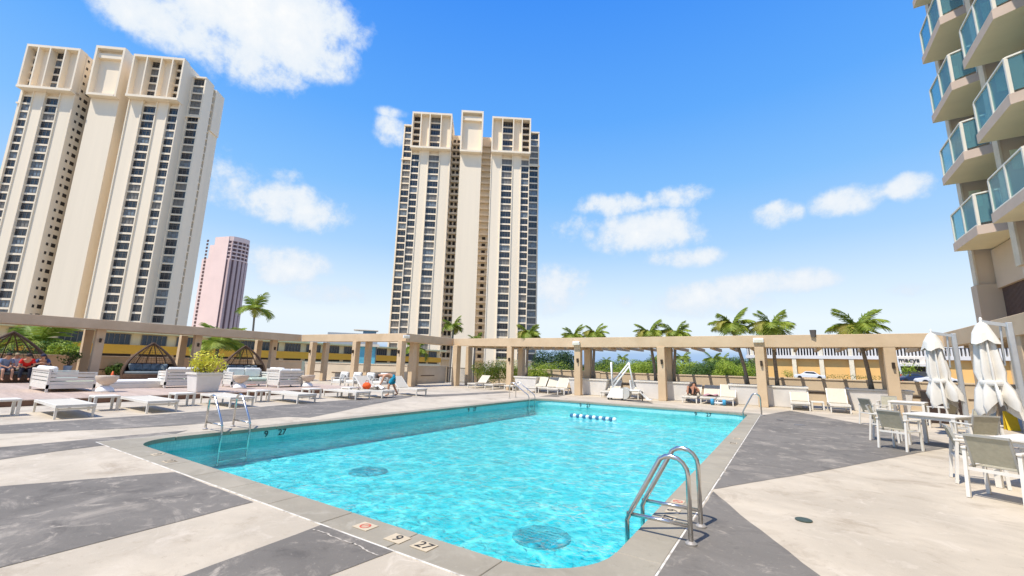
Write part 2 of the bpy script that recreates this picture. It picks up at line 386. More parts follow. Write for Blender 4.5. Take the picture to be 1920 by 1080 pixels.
sh = MB(); sh.add([(x,y,TILE_Z) for x,y in loop]+[(x,y,FLOOR_Z) for x,y in loop], [(i, nl+i, nl+(i+1) % nl, (i+1) % nl) for i in range(nl)])
sh.sheet(loop, FLOOR_Z)
pl(sh, 'basin', PLASTER)
# coping stones
def coping(poly):
    mb = MB().prism(poly, -.075, .006); return mb
G_ = .006
def stones(x0, x1, y0, y1, along):
    L_ = (x1-x0) if along == 'x' else (y1-y0); n = round(L_/1.06)
    for i in range(n):
        a, b = i*L_/n+G_, (i+1)*L_/n-G_
        q = (x0+a, x0+b, y0, y1) if along == 'x' else (x0, x1, y0+a, y0+b)
        mb = MB().box(*q, -.075, .006+random.uniform(-.0012, .0012)); o = mb.build('coping_stone', COPING, pool, bevel=.005); o.location = (-PX0, -PY0, 0)
CQ = RC+.02
OV = .03
stones(PX0+CQ, PX1-CQ, OY0, PY0+OV, 'x'); stones(PX0+CQ, PX1-CQ, PY1-OV, OY1, 'x')
stones(OX0, PX0+OV, PY0+CQ, PY1-CQ, 'y'); stones(PX1-OV, OX1, PY0+CQ, PY1-CQ, 'y')
for sx, sy in ((-1,-1),(1,-1),(1,1),(-1,1)):
    ex = PX0 if sx < 0 else PX1; ey = PY0 if sy < 0 else PY1; oxx = OX0 if sx < 0 else OX1; oyy = OY0 if sy < 0 else OY1
    ccx, ccy = ex-sx*RC, ey-sy*RC; ri = RC-OV
    arc = [(ccx+sx*ri*math.cos(t), ccy+sy*ri*math.sin(t)) for t in [PI/2*k/8 for k in range(9)]]
    lim_y, lim_x = ey-sy*CQ+sy*G_, ex-sx*CQ+sx*G_
    poly = [(oxx, lim_y), (ex-sx*OV, lim_y)]+arc+[(lim_x, ey-sy*OV), (lim_x, oyy), (oxx, oyy)]
    if sx*sy < 0: poly = poly[::-1]
    pl(coping(poly), 'coping_stone', COPING)
gr = MB()
for q in ((OX0-.022, OX0-.003, OY0-.022, OY1+.022), (OX1+.003, OX1+.022, OY0-.022, OY1+.022), (OX0-.003, OX1+.003, OY0-.022, OY0-.003), (OX0-.003, OX1+.003, OY1+.003, OY1+.022)):
    gr.box(*q, -.1, .005)
pl(gr, 'white_joint', mat('white_sealant', (.36, .32, .26), .8, 0, 5, col2=(.70, .66, .58), thr=(.35, .5)))
# depth markers let into the coping and on the tile band
MARK = mat('marker_tile', (.58, .48, .33), .5, .06, 6); INK = mat('marker_ink', (.03, .03, .03), .6, .1, 6); RED = mat('marker_red', (.62, .10, .06), .6, .1, 6)
def marker(px, py, kind, rot, w=.21, h=.16):
    p = g(px, py, .008)
    t = MB().box(-w/2, w/2, -h/2, h/2, 0, .004).build('depth_marker', MARK, pool); t.location = (p.x-PX0, p.y-PY0, .008); t.rotation_euler = (0, 0, rot)
    if kind == 'no':
        rg = MB(); n = 20
        for r0, r1 in ((.045, .058),):
            vs_ = [(r*math.cos(2*PI*k/n), r*math.sin(2*PI*k/n), .0065) for r in (r0, r1) for k in range(n)]
            rg.add(vs_, [(k, n+k, n+(k+1) % n, (k+1) % n) for k in range(n)])
        rg.box(-.045, .045, -.006, .006, .005, .0066); rg.xf(Matrix.Rotation(.8, 4, 'Z'))
        rg.build('no_diving_ring', RED, t)
    else:
        tm = text_mesh(kind, .17, INK, 'depth_number', .001, 0); o = link('depth_number', tm, t, (0, 0, .006))
AN = 0.0
marker(685, 987, 'no', AN); marker(745, 1010, '9', AN); marker(795, 1024, '27', AN)
for px, py, k in ((295, 852, '9'), (318, 865, '27'), (1381, 822, '9'), (1375, 831, '27'), (1271, 941, 'no'), (1262, 958, '9'), (1254, 972, '27')):
    marker(px, py, k, PI/2 if px > 900 else AN, .19, .15)
for y_, k in ((5.98, '9'), (6.38, '27'), (14.0, '9'), (14.4, '27')):
    o = link('depth_number', text_mesh(k, .21, INK, 'depth_number', .002, 0), pool, (.012, y_-PY0, -.165)); o.rotation_euler = (PI/2, 0, PI/2)
for x_, k in ((-8.6, '9'), (-8.2, '27'), (-3.4, '9'), (-2.9, '27')):
    o = link('depth_number', text_mesh(k, .21, INK, 'depth_number', .002, 0), pool, (x_-PX0, PY1-PY0-.012, -.165)); o.rotation_euler = (PI/2, 0, 0)

# water: a wavy sheet that tints what is under it, caustic light painted into the tint
def water_mat():
    M = bpy.data.materials.new('pool_water'); M.use_nodes = True; nt = M.node_tree; N = nt.nodes; L = nt.links
    for n in list(N): N.remove(n)
    out = N.new('ShaderNodeOutputMaterial'); mixs = N.new('ShaderNodeMixShader'); tr = N.new('ShaderNodeBsdfTransparent'); gl = N.new('ShaderNodeBsdfGlossy')
    gl.inputs['Roughness'].default_value = .04; gl.inputs['Color'].default_value = (1, 1, 1, 1)
    fr = N.new('ShaderNodeFresnel'); fr.inputs['IOR'].default_value = 1.33
    geo = N.new('ShaderNodeNewGeometry')
    def tex(t, sc, **k):
        n = N.new(t); n.inputs['Scale'].default_value = sc
        for a, b in k.items(): n.inputs[a].default_value = b
        return n
    warp = tex('ShaderNodeTexNoise', 2.4, Detail=3); L.new(geo.outputs['Position'], warp.inputs['Vector'])
    wm = N.new('ShaderNodeVectorMath'); wm.operation = 'MULTIPLY_ADD'; L.new(warp.outputs['Color'], wm.inputs[0]); wm.inputs[1].default_value = (.5, .5, 0); L.new(geo.outputs['Position'], wm.inputs[2])
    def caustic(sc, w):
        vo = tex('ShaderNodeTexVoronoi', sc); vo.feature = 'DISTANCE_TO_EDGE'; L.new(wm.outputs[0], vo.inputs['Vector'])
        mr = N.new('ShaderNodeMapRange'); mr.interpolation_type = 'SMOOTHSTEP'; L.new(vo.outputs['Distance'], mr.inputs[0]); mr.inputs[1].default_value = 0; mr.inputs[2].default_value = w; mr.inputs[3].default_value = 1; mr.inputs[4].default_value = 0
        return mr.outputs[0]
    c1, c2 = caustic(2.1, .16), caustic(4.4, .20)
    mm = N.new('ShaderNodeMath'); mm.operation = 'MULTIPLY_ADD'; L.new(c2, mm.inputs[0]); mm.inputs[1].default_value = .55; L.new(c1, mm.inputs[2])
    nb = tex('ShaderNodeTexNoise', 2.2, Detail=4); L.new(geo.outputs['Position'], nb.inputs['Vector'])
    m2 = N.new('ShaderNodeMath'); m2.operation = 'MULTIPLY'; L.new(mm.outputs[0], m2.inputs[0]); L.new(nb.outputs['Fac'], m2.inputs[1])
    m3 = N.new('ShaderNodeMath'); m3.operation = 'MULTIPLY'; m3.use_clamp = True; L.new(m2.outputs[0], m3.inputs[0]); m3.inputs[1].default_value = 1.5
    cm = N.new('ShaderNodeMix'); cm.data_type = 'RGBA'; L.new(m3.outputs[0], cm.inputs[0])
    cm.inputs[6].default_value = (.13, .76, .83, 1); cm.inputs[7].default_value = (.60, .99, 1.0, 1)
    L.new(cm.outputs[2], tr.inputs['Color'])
    rb = tex('ShaderNodeTexNoise', 7.5, Detail=5, Distortion=.8); L.new(geo.outputs['Position'], rb.inputs['Vector'])
    bp = N.new('ShaderNodeBump'); bp.inputs['Strength'].default_value = .8; bp.inputs['Distance'].default_value = .07; L.new(rb.outputs['Fac'], bp.inputs['Height'])
    L.new(bp.outputs[0], gl.inputs['Normal']); L.new(bp.outputs[0], fr.inputs['Normal'])
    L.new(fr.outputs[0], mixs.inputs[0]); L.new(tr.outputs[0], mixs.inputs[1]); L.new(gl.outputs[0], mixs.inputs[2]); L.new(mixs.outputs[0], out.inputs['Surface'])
    return M
nx, ny = 140, 230
wv = []; ph = [(random.uniform(-PI, PI), random.uniform(2.2, 11), random.uniform(0, 2*PI)) for _ in range(30)]
for j in range(ny+1):
    for i in range(nx+1):
        x = PX0+.004+(PX1-PX0-.008)*i/nx; y = PY0+.004+(PY1-PY0-.008)*j/ny
        z = sum(.0052/math.sqrt(k)*math.sin(k*(x*math.cos(a)+y*math.sin(a))+p) for a, k, p in ph)
        wv.append((x, y, WATER_Z+z))
def inside(x, y):
    for ccx, ccy, sx, sy in ((PX0+RC, PY0+RC, -1, -1), (PX1-RC, PY0+RC, 1, -1), (PX1-RC, PY1-RC, 1, 1), (PX0+RC, PY1-RC, -1, 1)):
        if (x-ccx)*sx > 0 and (y-ccy)*sy > 0 and math.hypot(x-ccx, y-ccy) > RC+.05: return False
    return True
wb = MB(); wb.v = wv
for j in range(ny):
    for i in range(nx):
        a = j*(nx+1)+i
        if inside(*wv[a][:2]): wb.f.append((a, a+1, a+nx+2, a+nx+1)); wb.mi.append(0)
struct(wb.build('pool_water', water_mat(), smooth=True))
for px, py, lb in ((1015, 1008, 'dark round drain grate on the pool floor nearest the steel ladder'), (690, 885, 'dark round drain grate on the pool floor in the left half of the pool')):
    p = g(px, py, FLOOR_Z)
    d = thing('pool_drain', lb, 'drain', (p.x, p.y, FLOOR_Z))
    MB().lathe([(.42, 0), (.42, .02), (.36, .035)], 20).build('grate', mat('drain_grate', (.17, .50, .57), .6, .5, 5), d)
    mb = MB()
    for k in range(-3, 4): mb.box(-.27, .27, k*.08-.015, k*.08+.015, .035, .05)
    mb.build('slot_bar', mat('drain_bar', (.16, .48, .55), .6), d)

# skimmer lid and drain cover flush with the deck
def lid(px, py, r, label, mt):
    p = g(px, py, 0)
    t = thing('deck_drain_cover', label, 'drain cover', (p.x, p.y, .005))
    MB().lathe([(r, 0), (r, .006), (r*.93, .009)], 24).build('cover', mt, t); MB().lathe([(r*.75, .009), (r*.75, .011)], 24).build('inset', mt, t)
lid(1507, 976, .085, 'small dark green round drain cover in the pale deck on the right', mat('lid_green', (.06, .08, .06), .5))
lid(1500, 797, .16, 'round skimmer cover in the dark deck stripe right of the pool', mat('lid_grey', (.18, .175, .17), .7))
lid(1462, 788, .10, 'small drain cover beside the far right steel handrail', mat('lid_grey2', (.10, .10, .10), .7))

# ------------------------------------------------------------------ timber platform on the left
PLZ, PLX, PLY = .20, -20.5, 16.6
plat = thing('timber_platform', 'low raised timber platform with the white sofas behind the sun loungers', 'platform', (PLX, 0, 0))
plat['kind'] = 'structure'
MB().box(-25, -.004, -14, PLY, .004, PLZ-.03).build('riser', mat('riser_brown', (.17, .09, .055), .8, .2, 3), plat)
PLANKM = []
for k in range(4):
    wb_ = MB().box(-.0, -24.99, 0, .298, PLZ-.03, PLZ); wb_.f = [tuple(reversed(f)) for f in wb_.f]
    PLANKM.append(wb_.mesh('plank', mat('deck_board_%d' % k, [(.50, .385, .30), (.47, .36, .285), (.53, .41, .325), (.45, .345, .27)][k], .75, .14, 1.6, .2, 30, stretch=(1, 10, 1))))
yy = -10.0
while yy < PLY-.31:
    link('plank', random.choice(PLANKM), plat, (0, yy, 0)); yy += .305

# ------------------------------------------------------------------ pergola round the deck
perg = thing('pergola', 'tan stucco pergola of flat beams on square columns running round the pool deck', 'pergola', (5.4, 24.0, 0))
def pg(mb, name, mt=None, bevel=0):
    o = mb.build(name, mt or TAN, perg, bevel=bevel); o.location = (-5.4, -24.0, 0); return o
BW, BT = 1.55, .57                       # roof depth outward, beam height
SEG = [0]
def beam_seg(p, q, out, z0, z1, w=.32, BW=1.55, sp=None):
    SEG[0] += 1; e_ = .006*SEG[0]
    """fascia beam between plan points p, q; 'out' is the outward unit vector, z0/z1 the underside heights at p and q"""
    mb = MB(); ox, oy = out[0]*w, out[1]*w
    vs_ = []
    for (x, y), z in ((p, z0), (q, z1)):
        vs_ += [(x, y, z), (x+ox, y+oy, z), (x+ox, y+oy, z+BT), (x, y, z+BT)]
    mb.add(vs_, [(0,1,2,3),(7,6,5,4),(0,4,5,1),(1,5,6,2),(2,6,7,3),(3,7,4,0)])
    pg(mb, 'beam', bevel=.012)
    # roof slab behind the fascia, a little thinner
    mb = MB(); vs_ = []
    for (x, y), z in ((sp or p, z0), (q, z1)):
        for d in (w, BW): vs_ += [(x+out[0]*d, y+out[1]*d, z+.03+e_), (x+out[0]*d, y+out[1]*d, z+BT-.09+e_)]
    mb.add(vs_, [(0,1,3,2),(4,6,7,5),(0,2,6,4),(1,5,7,3),(0,4,5,1),(2,3,7,6)])
    pg(mb, 'roof_slab', TAN)
S4R, S4M, S4L = (5.4, 23.95), (-10.9, 23.85), (-22.2, 26.1)
S3F = (-22.2, 21.0); S2L = (-34.3, 20.7); S1N = (-34.9, -6.0)
beam_seg(S4R, S4M, (0, 1), 2.80, 2.83); beam_seg(S4M, S4L, (.19, .98), 2.83, 3.07)
beam_seg(S4L, (-22.2, 21.33), (-1, 0), 3.075, 3.105); beam_seg(S3F, S2L, (0, 1), 3.11, 3.20, sp=(-22.56, 21.0)); beam_seg(S2L, S1N, (-1, 0), 3.20, 3.20, BW=2.8)
beam_seg((5.4, 6.0), (5.4, 23.95), (1, 0), 2.805, 2.80)
def column(x, y, z0, z1, wx=.40, wy=.40):
    o = pg(MB().box(x-wx/2, x+wx/2, y-wy/2, y+wy/2, z0, z1), 'column', bevel=.015); return o
FRONT4 = [(-1.10, 23.98, 2.81), (-5.72, 23.98, 2.82), (-10.62, 24.05, 2.83), (-16.15, 25.05, 2.94), (3.70, 24.12, 2.80)]
for x, y, zt in FRONT4: column(x, y, .004, zt+.012, .40, .34)
for x, y, zt in FRONT4: column(x+.05, y+1.42, .004, zt+.04)
column(-21.75, 26.0, .004, 3.09, .42, .5); column(-21.95, 27.8, .004, 3.1)
for x in (-22.5, -27.4, -32.9):
    column(x, 20.95, PLZ if y < PLY else .004, 3.15, .42, .42); column(x-.25, 22.3, .004, 3.2)
column(-23.6, 23.4, .004, 3.1, .4, .4)
for y in (2.6, 8.35, 13.5, 18.9):
    column(-35.15, y, .15, 3.215, .42, .42); column(-37.5, y, .15, 3.24, .42, .42)
for y in (21.2, 17.6, 13.6, 9.4):
    column(5.62, y, .004, 2.82, .36, .40); column(6.75, y, .004, 2.85, .36, .40)
# rafters sticking out behind the roof, they throw the bar shadows on the parapet
def rafter(p, q, z):
    pg(MB().bar((p[0], p[1], z), (q[0], q[1], z), .14, .16), 'rafter', TAN)
x = 5.0
while x > -21:
    yb = 24.0 if x > -10.9 else 24.0+(-10.9-x)*.2
    zz = 2.80 if x > -10.9 else 2.82+(-10.9-x)*.021
    rafter((x, yb+.4), (x, yb+4.15), zz+.02); x -= .92
pg(MB().bar((5.3, 27.12, 2.94), (-10.9, 27.10, 2.96), .06, .07), 'purlin'); pg(MB().bar((-10.95, 27.1, 2.96), (-21.6, 29.2, 3.2), .06, .07), 'purlin')
y = 23.3
while y > 8:
    rafter((5.8, y), (9.2, y), 2.82); y -= .62
# fixtures on the beam and columns
def sconce(x, y, z, nrm, label):
    t = thing('wall_sconce', label, 'sconce', (x, y, z), math.atan2(nrm[1], nrm[0]), 'sconces on the pergola columns')
    MB().box(.0, .03, -.05, .05, -.11, .11).build('back_plate', BLACK, t); MB().taper(.08, 0, -.14, .10, .07, .07, .10, .10).build('shade', mat('bronze', (.07, .05, .035), .5, metal=.5), t)
names = {0: 'above the far right handrail', 1: 'on the column right of the pool lift', 2: 'on the column left of the pool lift', 3: 'on the column by the far pool ladder', 4: 'on the column behind the dining chairs'}
for i, (x, y, zt) in enumerate(FRONT4):
    sconce(x+.05, y-.172, 2.05, (0, -1), 'small dark sconce '+names[i])
for i, (y, w) in enumerate(((8.35, 'beside the wicker dome with the people'), (13.5, 'behind the yellow-green planter'), (18.9, 'nearest the inner corner of the left pergola'))):
    sconce(-34.938, y, 2.55, (1, 0), 'small dark sconce on the shaded left column '+w)
for i, x in enumerate((-22.5, -27.4, -32.9)):
    sconce(x, 20.738, 2.4, (0, -1), 'small dark sconce on the sunlit corner column '+('above the bending man', 'above the white armchairs', 'at the left end of the short beam')[i])
def flood(x, y, z, rz, label):
    t = thing('floodlight', label, 'floodlight', (x, y, z), rz, 'white floodlights on the beam')
    MB().box(0, .16, -.22, .22, -.10, .12).build('housing', WHITEP, t, bevel=.02); MB().box(.155, .17, -.18, .18, -.08, .05).build('lens', mat('lamp_lens', (.7, .68, .55), .2), t)
flood(-34.88, 8.1, 3.50, 0, 'white floodlight on the left beam above the first column pair'); flood(-34.80, 18.7, 3.55, 0, 'white floodlight on the left beam near its inner corner')
flood(-22.18, 20.98, 3.42, -.5, 'white floodlight on the beam corner above the bending man')
flood(-10.62, 23.83, 3.05, -PI/2, 'grey-white floodlight on the beam over the column left of the pool lift'); flood(-1.10, 23.93, 3.12, -PI/2, 'white floodlight on the beam over the column behind the far right handrail')
t = thing('speaker', 'small dark loudspeaker clamped to the top of the far beam', 'speaker', (1.10, 23.90, 3.37), -.3)
MB().taper(0, 0, -.10, .22, .16, .16, .22, .2).build('cabinet', mat('speaker_brown', (.10, .085, .075), .6), t); MB().box(-.03, .03, .05, .1, -.2, .0).build('bracket', BLACK, t)
# ------------------------------------------------------------------ parapets
def parapet(name, label, p, q, h, mt, th=.25, cap=True, z0=.004):
    p, q = Vector((*p, 0)), Vector((*q, 0)); L_ = (q-p).length; t = thing(name, label, 'wall', p, math.atan2(q.y-p.y, q.x-p.x))
    MB().box(0, L_, 0, th, z0, h-.08).build('wall', mt, t)
    if cap: MB().box(-.03, L_+.03, -.04, th+.04, h-.08, h).build('cap', mt, t, bevel=.01)
    n = int(L_/3.0); mb = MB()
    for i in range(n): mb.box((i+.5)*L_/n-.9, (i+.5)*L_/n+.9, -.02, -.001, h*.42, h*.47)
    if n: mb.build('slot_band', mat('slot_dark', (.16, .11, .07), .9), t)
    return t
parapet('parapet_wall', 'long tan parapet wall behind the planters and far loungers', (-21.5, 30.15), (-10.9, 28.35), 1.42, TAN2)
parapet('parapet_wall', 'tan parapet wall striped with pergola shadows at the far right', (-10.87, 28.35), (9.5, 28.35), 1.36, TAN2)
parapet('parapet_wall', 'tan parapet wall along the right edge behind the dining tables', (9.52, 28.2), (9.52, 4), 1.3, TAN2)
parapet('parapet_wall', 'shaded brown parapet wall behind the wicker domes', (-38.6, -8), (-38.6, 23.6), 1.62, TAN, .25, True, .15)
parapet('parapet_wall', 'sunlit cream parapet wall behind the white armchairs', (-38.55, 23.9), (-24.9, 23.9), 1.50, mat('cream_panel', (.66, .56, .43), .85, .06, 1), .25)
parapet('parapet_wall', 'short shaded parapet wall between the corner columns and the rail gate', (-25.15, 24.2), (-25.7, 29.3), 1.46, TAN2)
# gate of dark rails
t = thing('metal_gate', 'dark metal rail gate left of the far planters', 'gate', (-25.6, 29.4, .004), -.06)
W_ = 3.6
gm = mat('gate_metal', (.06, .045, .035), .5, metal=.4)
MB().box(0, W_, -.03, .03, 1.28, 1.34).build('top_rail', gm, t); MB().box(0, W_, -.03, .03, .10, .15).build('bottom_rail', gm, t)
for k in range(2): MB().box(k*(W_-.06), k*(W_-.06)+.06, -.03, .03, 0, 1.4).build('post', gm, t)
bm_ = MB().box(-.012, .012, -.012, .012, .15, 1.28).mesh('baluster', gm)
for k in range(1, 26): link('baluster', bm_, t, (k*W_/26, 0, 0))

# ------------------------------------------------------------------ the two cream towers
FH = 2.78; NROW = 36
def win_mesh(w, h, gl, n=3, name='window'):
    mb = MB(); mb.box(-w/2, w/2, .06, .12, 0, h); mb.cur = 1
    for k in range(n+1): x = -w/2+w*k/n; mb.box(max(-w/2, x-.045), min(w/2, x+.045), -.02, .055, 0, h)
    mb.box(-w/2, w/2, -.025, .05, h*.70, h*.70+.07); mb.box(-w/2, w/2, -.04, .05, 0, .09); mb.box(-w/2, w/2, -.04, .05, h-.09, h)
    return mb.mesh(name, [gl, MULL])
_win = {}
def win(w, h, n=3):
    k = (w, h, n)
    if k not in _win: _win[k] = [win_mesh(w, h, gl, n) for gl in (GLASS_D, GLASS_D, GLASS_D, GLASS_C, GLASS_B)]
    return random.choice(_win[k])
hole_m = None
def make_tower(loc, rotz, label):
    t = thing('apartment_tower', label, 'tower', loc, rotz, 'twin cream apartment towers')
    ZT = 101.4-GZ; ZC = 86.5-GZ; ZF = 103.9-GZ     # heights above the street
    w = MB(); crown = MB(); c2 = MB()
    w.box(-4.3, 4.3, .9, 12, 0, ZC)                                 # central fin
    # fin crown: a projecting frame round a recessed panel
    crown.box(-4.25, 4.25, .85, 10, ZC, ZF-.02)
    for s in (-1, 1): crown.box(*sorted((s*3.9, s*4.5)), -1.0, .85, ZC-.8, ZF)
    crown.box(-3.9, 3.9, -1.0, .85, ZF-.9, ZF); crown.box(-3.9, 3.9, -.3, .85, ZF-4.0, ZF-2.3); crown.box(-3.9, 3.9, -1.1, .85, ZC-.8, ZC)
    core_top = 97-GZ
    w.box(-27.6, 27.6, 10, 15.5, 0, core_top)
    for s in (-1, 1):
        def B(m_, a, b, y0, y1, z0, z1):
            x0, x1 = sorted((s*a, s*b)); m_.box(x0, x1, y0, y1, z0, z1)
        B(w, 4.3, 8.1, 7.0, 10, 0, core_top)                            # recess back
        B(w, 8.1, 23.8, .9, 13, 0, ZT-.3)                               # wing body
        B(w, 8.1, 12.6, 0, .9, 0, ZC); B(w, 16.7, 20.5, 0, .9, 0, ZC)
        B(w, 12.3, 12.6, -.35, 0, 0, ZC); B(w, 16.7, 17.0, -.35, 0, 0, ZC); B(w, 8.1, 8.4, -.3, 0, 0, ZC); B(w, 20.2, 20.5, -.3, 0, 0, ZC); B(w, 23.5, 23.8, -.1, .9, 0, ZC)
        # wing crown
        B(crown, 8.3, 12.6, -.1, .9, ZC, ZT-.4); B(crown, 16.7, 20.5, -.1, .9, ZC, ZT-.4)
        B(crown, 8.1, 24.0, -1.9, .9, ZT-.8, ZT); B(crown, 8.1, 24.0, -2.1, .9, ZC-.8, ZC)
        for a, b in ((8.1, 8.6), (12.2, 12.6), (16.7, 17.1), (20.2, 20.6), (23.5, 24.0)): B(crown, a, b, -1.9, -.1 if a != 23.5 else .9, ZC, ZT-.8)
        # outer bay, set back
        B(w, 23.8, 27.7, 4.6, 8.4, 0, 98.0-GZ); B(w, 23.8, 25.6, 8.4, 9.9, 0, 98.0-GZ); B(c2, 25.6, 25.7, 8.42, 9.88, 0, 97.5-GZ); B(w, 23.8, 27.9, 9.9, 14.6, 0, 98.0-GZ)
        B(w, 27.7, 28.2, 3.7, 8.4, 0, 98.2-GZ); B(w, 23.8, 24.1, 3.7, 4.6, 0, 98.2-GZ)
        B(crown, 27.9, 28.3, 9.9, 15, 82-GZ, 98.2-GZ); B(crown, 23.8, 28.2, 3.55, 8.4, 98.2-GZ, 98.8-GZ); B(crown, 23.8, 28.4, 3.3, 3.7, 83-GZ, 83.5-GZ)
        z = ZC-.8
        rows = []
        zr = ZT-.8-FH
        while zr > 17.0: rows.append(zr); zr -= FH
        for i, z in enumerate(rows):
            cr_ = z > ZC-.5
            B(w, 12.6, 16.7, .38, .9, z+.03, z+.62); B(w, 20.5, 23.5, .38, .9, z+.03, z+(.62 if not cr_ else .75))
            B(w, 24.1, 27.7, 4.05, 4.6, z-2.75, z-2.22)
            if z < ZC-3 or cr_:
                link('window', win(4.1, 2.17, 4), t, (s*14.65, .55, z+.61))
                if not cr_: link('window', win(3.0, 2.17, 3), t, (s*22.0, .55, z+.61))
                else: B(c2, 20.7, 23.4, .6, .88, z+.8, z+2.6)
            if z > 20: link('window', win(3.6, 2.24, 3), t, (s*25.9, 4.25, z-2.22))
            # recess galleries
            if z < core_top-3:
                B(w, 4.3, 8.1, 5.9, 7.0, z-.1, z+.75)
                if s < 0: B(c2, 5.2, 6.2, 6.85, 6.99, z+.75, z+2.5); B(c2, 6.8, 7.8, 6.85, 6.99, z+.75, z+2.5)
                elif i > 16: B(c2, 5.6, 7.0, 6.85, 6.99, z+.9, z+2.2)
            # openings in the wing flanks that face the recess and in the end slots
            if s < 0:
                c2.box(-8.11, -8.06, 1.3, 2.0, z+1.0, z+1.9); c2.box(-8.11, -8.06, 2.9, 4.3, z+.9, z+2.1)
            B(w, 25.75, 27.75, 8.4, 9.9, z-.12, z+.30)
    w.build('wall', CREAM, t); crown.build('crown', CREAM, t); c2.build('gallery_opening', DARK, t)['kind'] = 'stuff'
    return t
pc = at(869, 600, 160); make_tower((pc.x, pc.y, GZ), rad(36.3), 'tall cream apartment tower standing alone in the middle of the skyline')
pl_ = at(103, 595, 187); make_tower((pl_.x, pl_.y, GZ), rad(39.0), 'tall cream apartment tower filling the upper left of the picture')

# pink tower behind the left one
pb = at(406, 605, 330)
t = thing('pink_tower', 'slim pink office tower with dark vertical grooves right of the left tower', 'tower', (pb.x, pb.y, GZ), rad(18))
PINK = mat('pink_concrete', (.86, .64, .565), .85, .05, .1); PINK_SHADE = mat('pink_concrete_shaded', (.60, .44, .41), .85, .06, .1)  # second tone is the pink with the side's shade put into the colour
H1 = at(430, 443, 330).z-GZ
MB().box(-11.6, 0, 0, 13, 0, H1).build('wall', PINK, t)
def curve(off): return [(.02, .3)]+[(.9+off+3.4*math.sin(PI*k/10*.75), .3+k*1.3) for k in range(1, 10)]+[(.02, 12.9)]
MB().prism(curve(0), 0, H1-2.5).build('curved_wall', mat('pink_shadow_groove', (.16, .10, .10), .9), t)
for k in range(1, 10, 2):
    x_, y_ = .9+3.4*math.sin(PI*k/10*.75), .3+k*1.3
    pm_ = MB(); pm_.box(x_-.9, x_+.45, y_-.85, y_+.85, 0, H1-15.5); pm_.box(x_-.9, x_+.45, y_-.4, y_+.4, H1-15.5, H1-3); pm_.build('pier', PINK_SHADE, t)
for k in range(6):
    z = H1-15.6+k*2.55; MB().prism(curve(.6), z, z+(.8 if k < 5 else 3.1)).build('ledge', PINK, t)
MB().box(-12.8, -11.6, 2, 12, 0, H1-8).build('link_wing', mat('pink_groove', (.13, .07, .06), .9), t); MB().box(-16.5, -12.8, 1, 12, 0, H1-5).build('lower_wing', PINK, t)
MB().box(-22, -16.5, 1.5, 12, 0, H1-14).build('outer_wing', PINK, t)
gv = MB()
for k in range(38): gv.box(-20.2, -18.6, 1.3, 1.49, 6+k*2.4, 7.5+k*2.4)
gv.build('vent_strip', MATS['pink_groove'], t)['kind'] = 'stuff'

# ------------------------------------------------------------------ hotel wing on the right
HOTEL = mat('hotel_wall', (.62, .49, .36), .85, .05, .8, .1, 30); SOFFIT = mat('hotel_soffit', (.78, .69, .48), .85, .05, .8)
HEDGE_ = mat('slab_edge', (.58, .45, .36), .85, .05, 2); RAILW = mat('rail_cream', (.78, .73, .62), .5, .03, 3)
def glass_mat():
    M = bpy.data.materials.new('balcony_glass'); M.use_nodes = True; nt = M.node_tree; N = nt.nodes; L = nt.links
    P = N['Principled BSDF']; out = N['Material Output']
    P.inputs['Base Color'].default_value = (.22, .42, .46, 1); P.inputs['Roughness'].default_value = .05; P.inputs['Specular IOR Level'].default_value = .8
    tr = N.new('ShaderNodeBsdfTransparent'); tr.inputs['Color'].default_value = (.62, .84, .86, 1); mx = N.new('ShaderNodeMixShader'); mx.inputs[0].default_value = .34
    L.new(tr.outputs[0], mx.inputs[1]); L.new(P.outputs[0], mx.inputs[2]); L.new(mx.outputs[0], out.inputs['Surface']); return M
BGLASS = glass_mat()
hotel = thing('hotel_building', 'tan hotel block with stacked glass-fronted balconies at the right edge', 'building', (6.4, 20, 0))
HL = Vector((-6.4, -20, 0))
def hb(mb, name, mt, parent=None, bevel=0):
    o = mb.build(name, mt, parent or hotel, bevel=bevel)
    o.location = HL if parent is None else (0, 0, 0); return o
wb = MB()
wb.box(8.0, 20, -12, 23.89, 2.9, 40)                       # back wall block
hb(wb, 'wall', HOTEL)
for yf in (23.55, 19.75, 15.9, 12.0):                    # party-wall fins
    hb(MB().box(6.55, 8.0, yf, yf+.34, 5.2, 40), 'party_wall', HOTEL)
    hb(MB().box(6.50, 6.56, yf-.02, yf+.36, 5.2, 40), 'wall_edge', mat('edge_cream', (.72, .62, .47), .8))
hb(MB().box(6.45, 7.99, 23.45, 24.05, 2.9, 5.19), 'corner_pier', HOTEL)
hb(MB().box(7.0, 7.99, 20.12, 23.44, 5.0, 6.5), 'lintel', HOTEL); hb(MB().box(6.62, 7.99, 2, 20.08, 2.9, 5.6), 'plain_wall', mat('hotel_wall_lit', (.72, .60, .50), .85, .05, .8))  # plain wall: paler copy of the wall colour with its light painted in
lv = MB()
for k in range(34): lv.box(7.1, 7.2, 20.2+k*.095, 20.25+k*.095, 3.0, 4.99)
hb(lv, 'louvre_screen', mat('louvre_brown', (.13, .085, .07), .8, .1, 4))['kind'] = 'stuff'
hb(MB().box(7.21, 7.99, 20.12, 23.44, 2.95, 4.99), 'dark_door', mat('dark_door', (.07, .045, .04), .8))
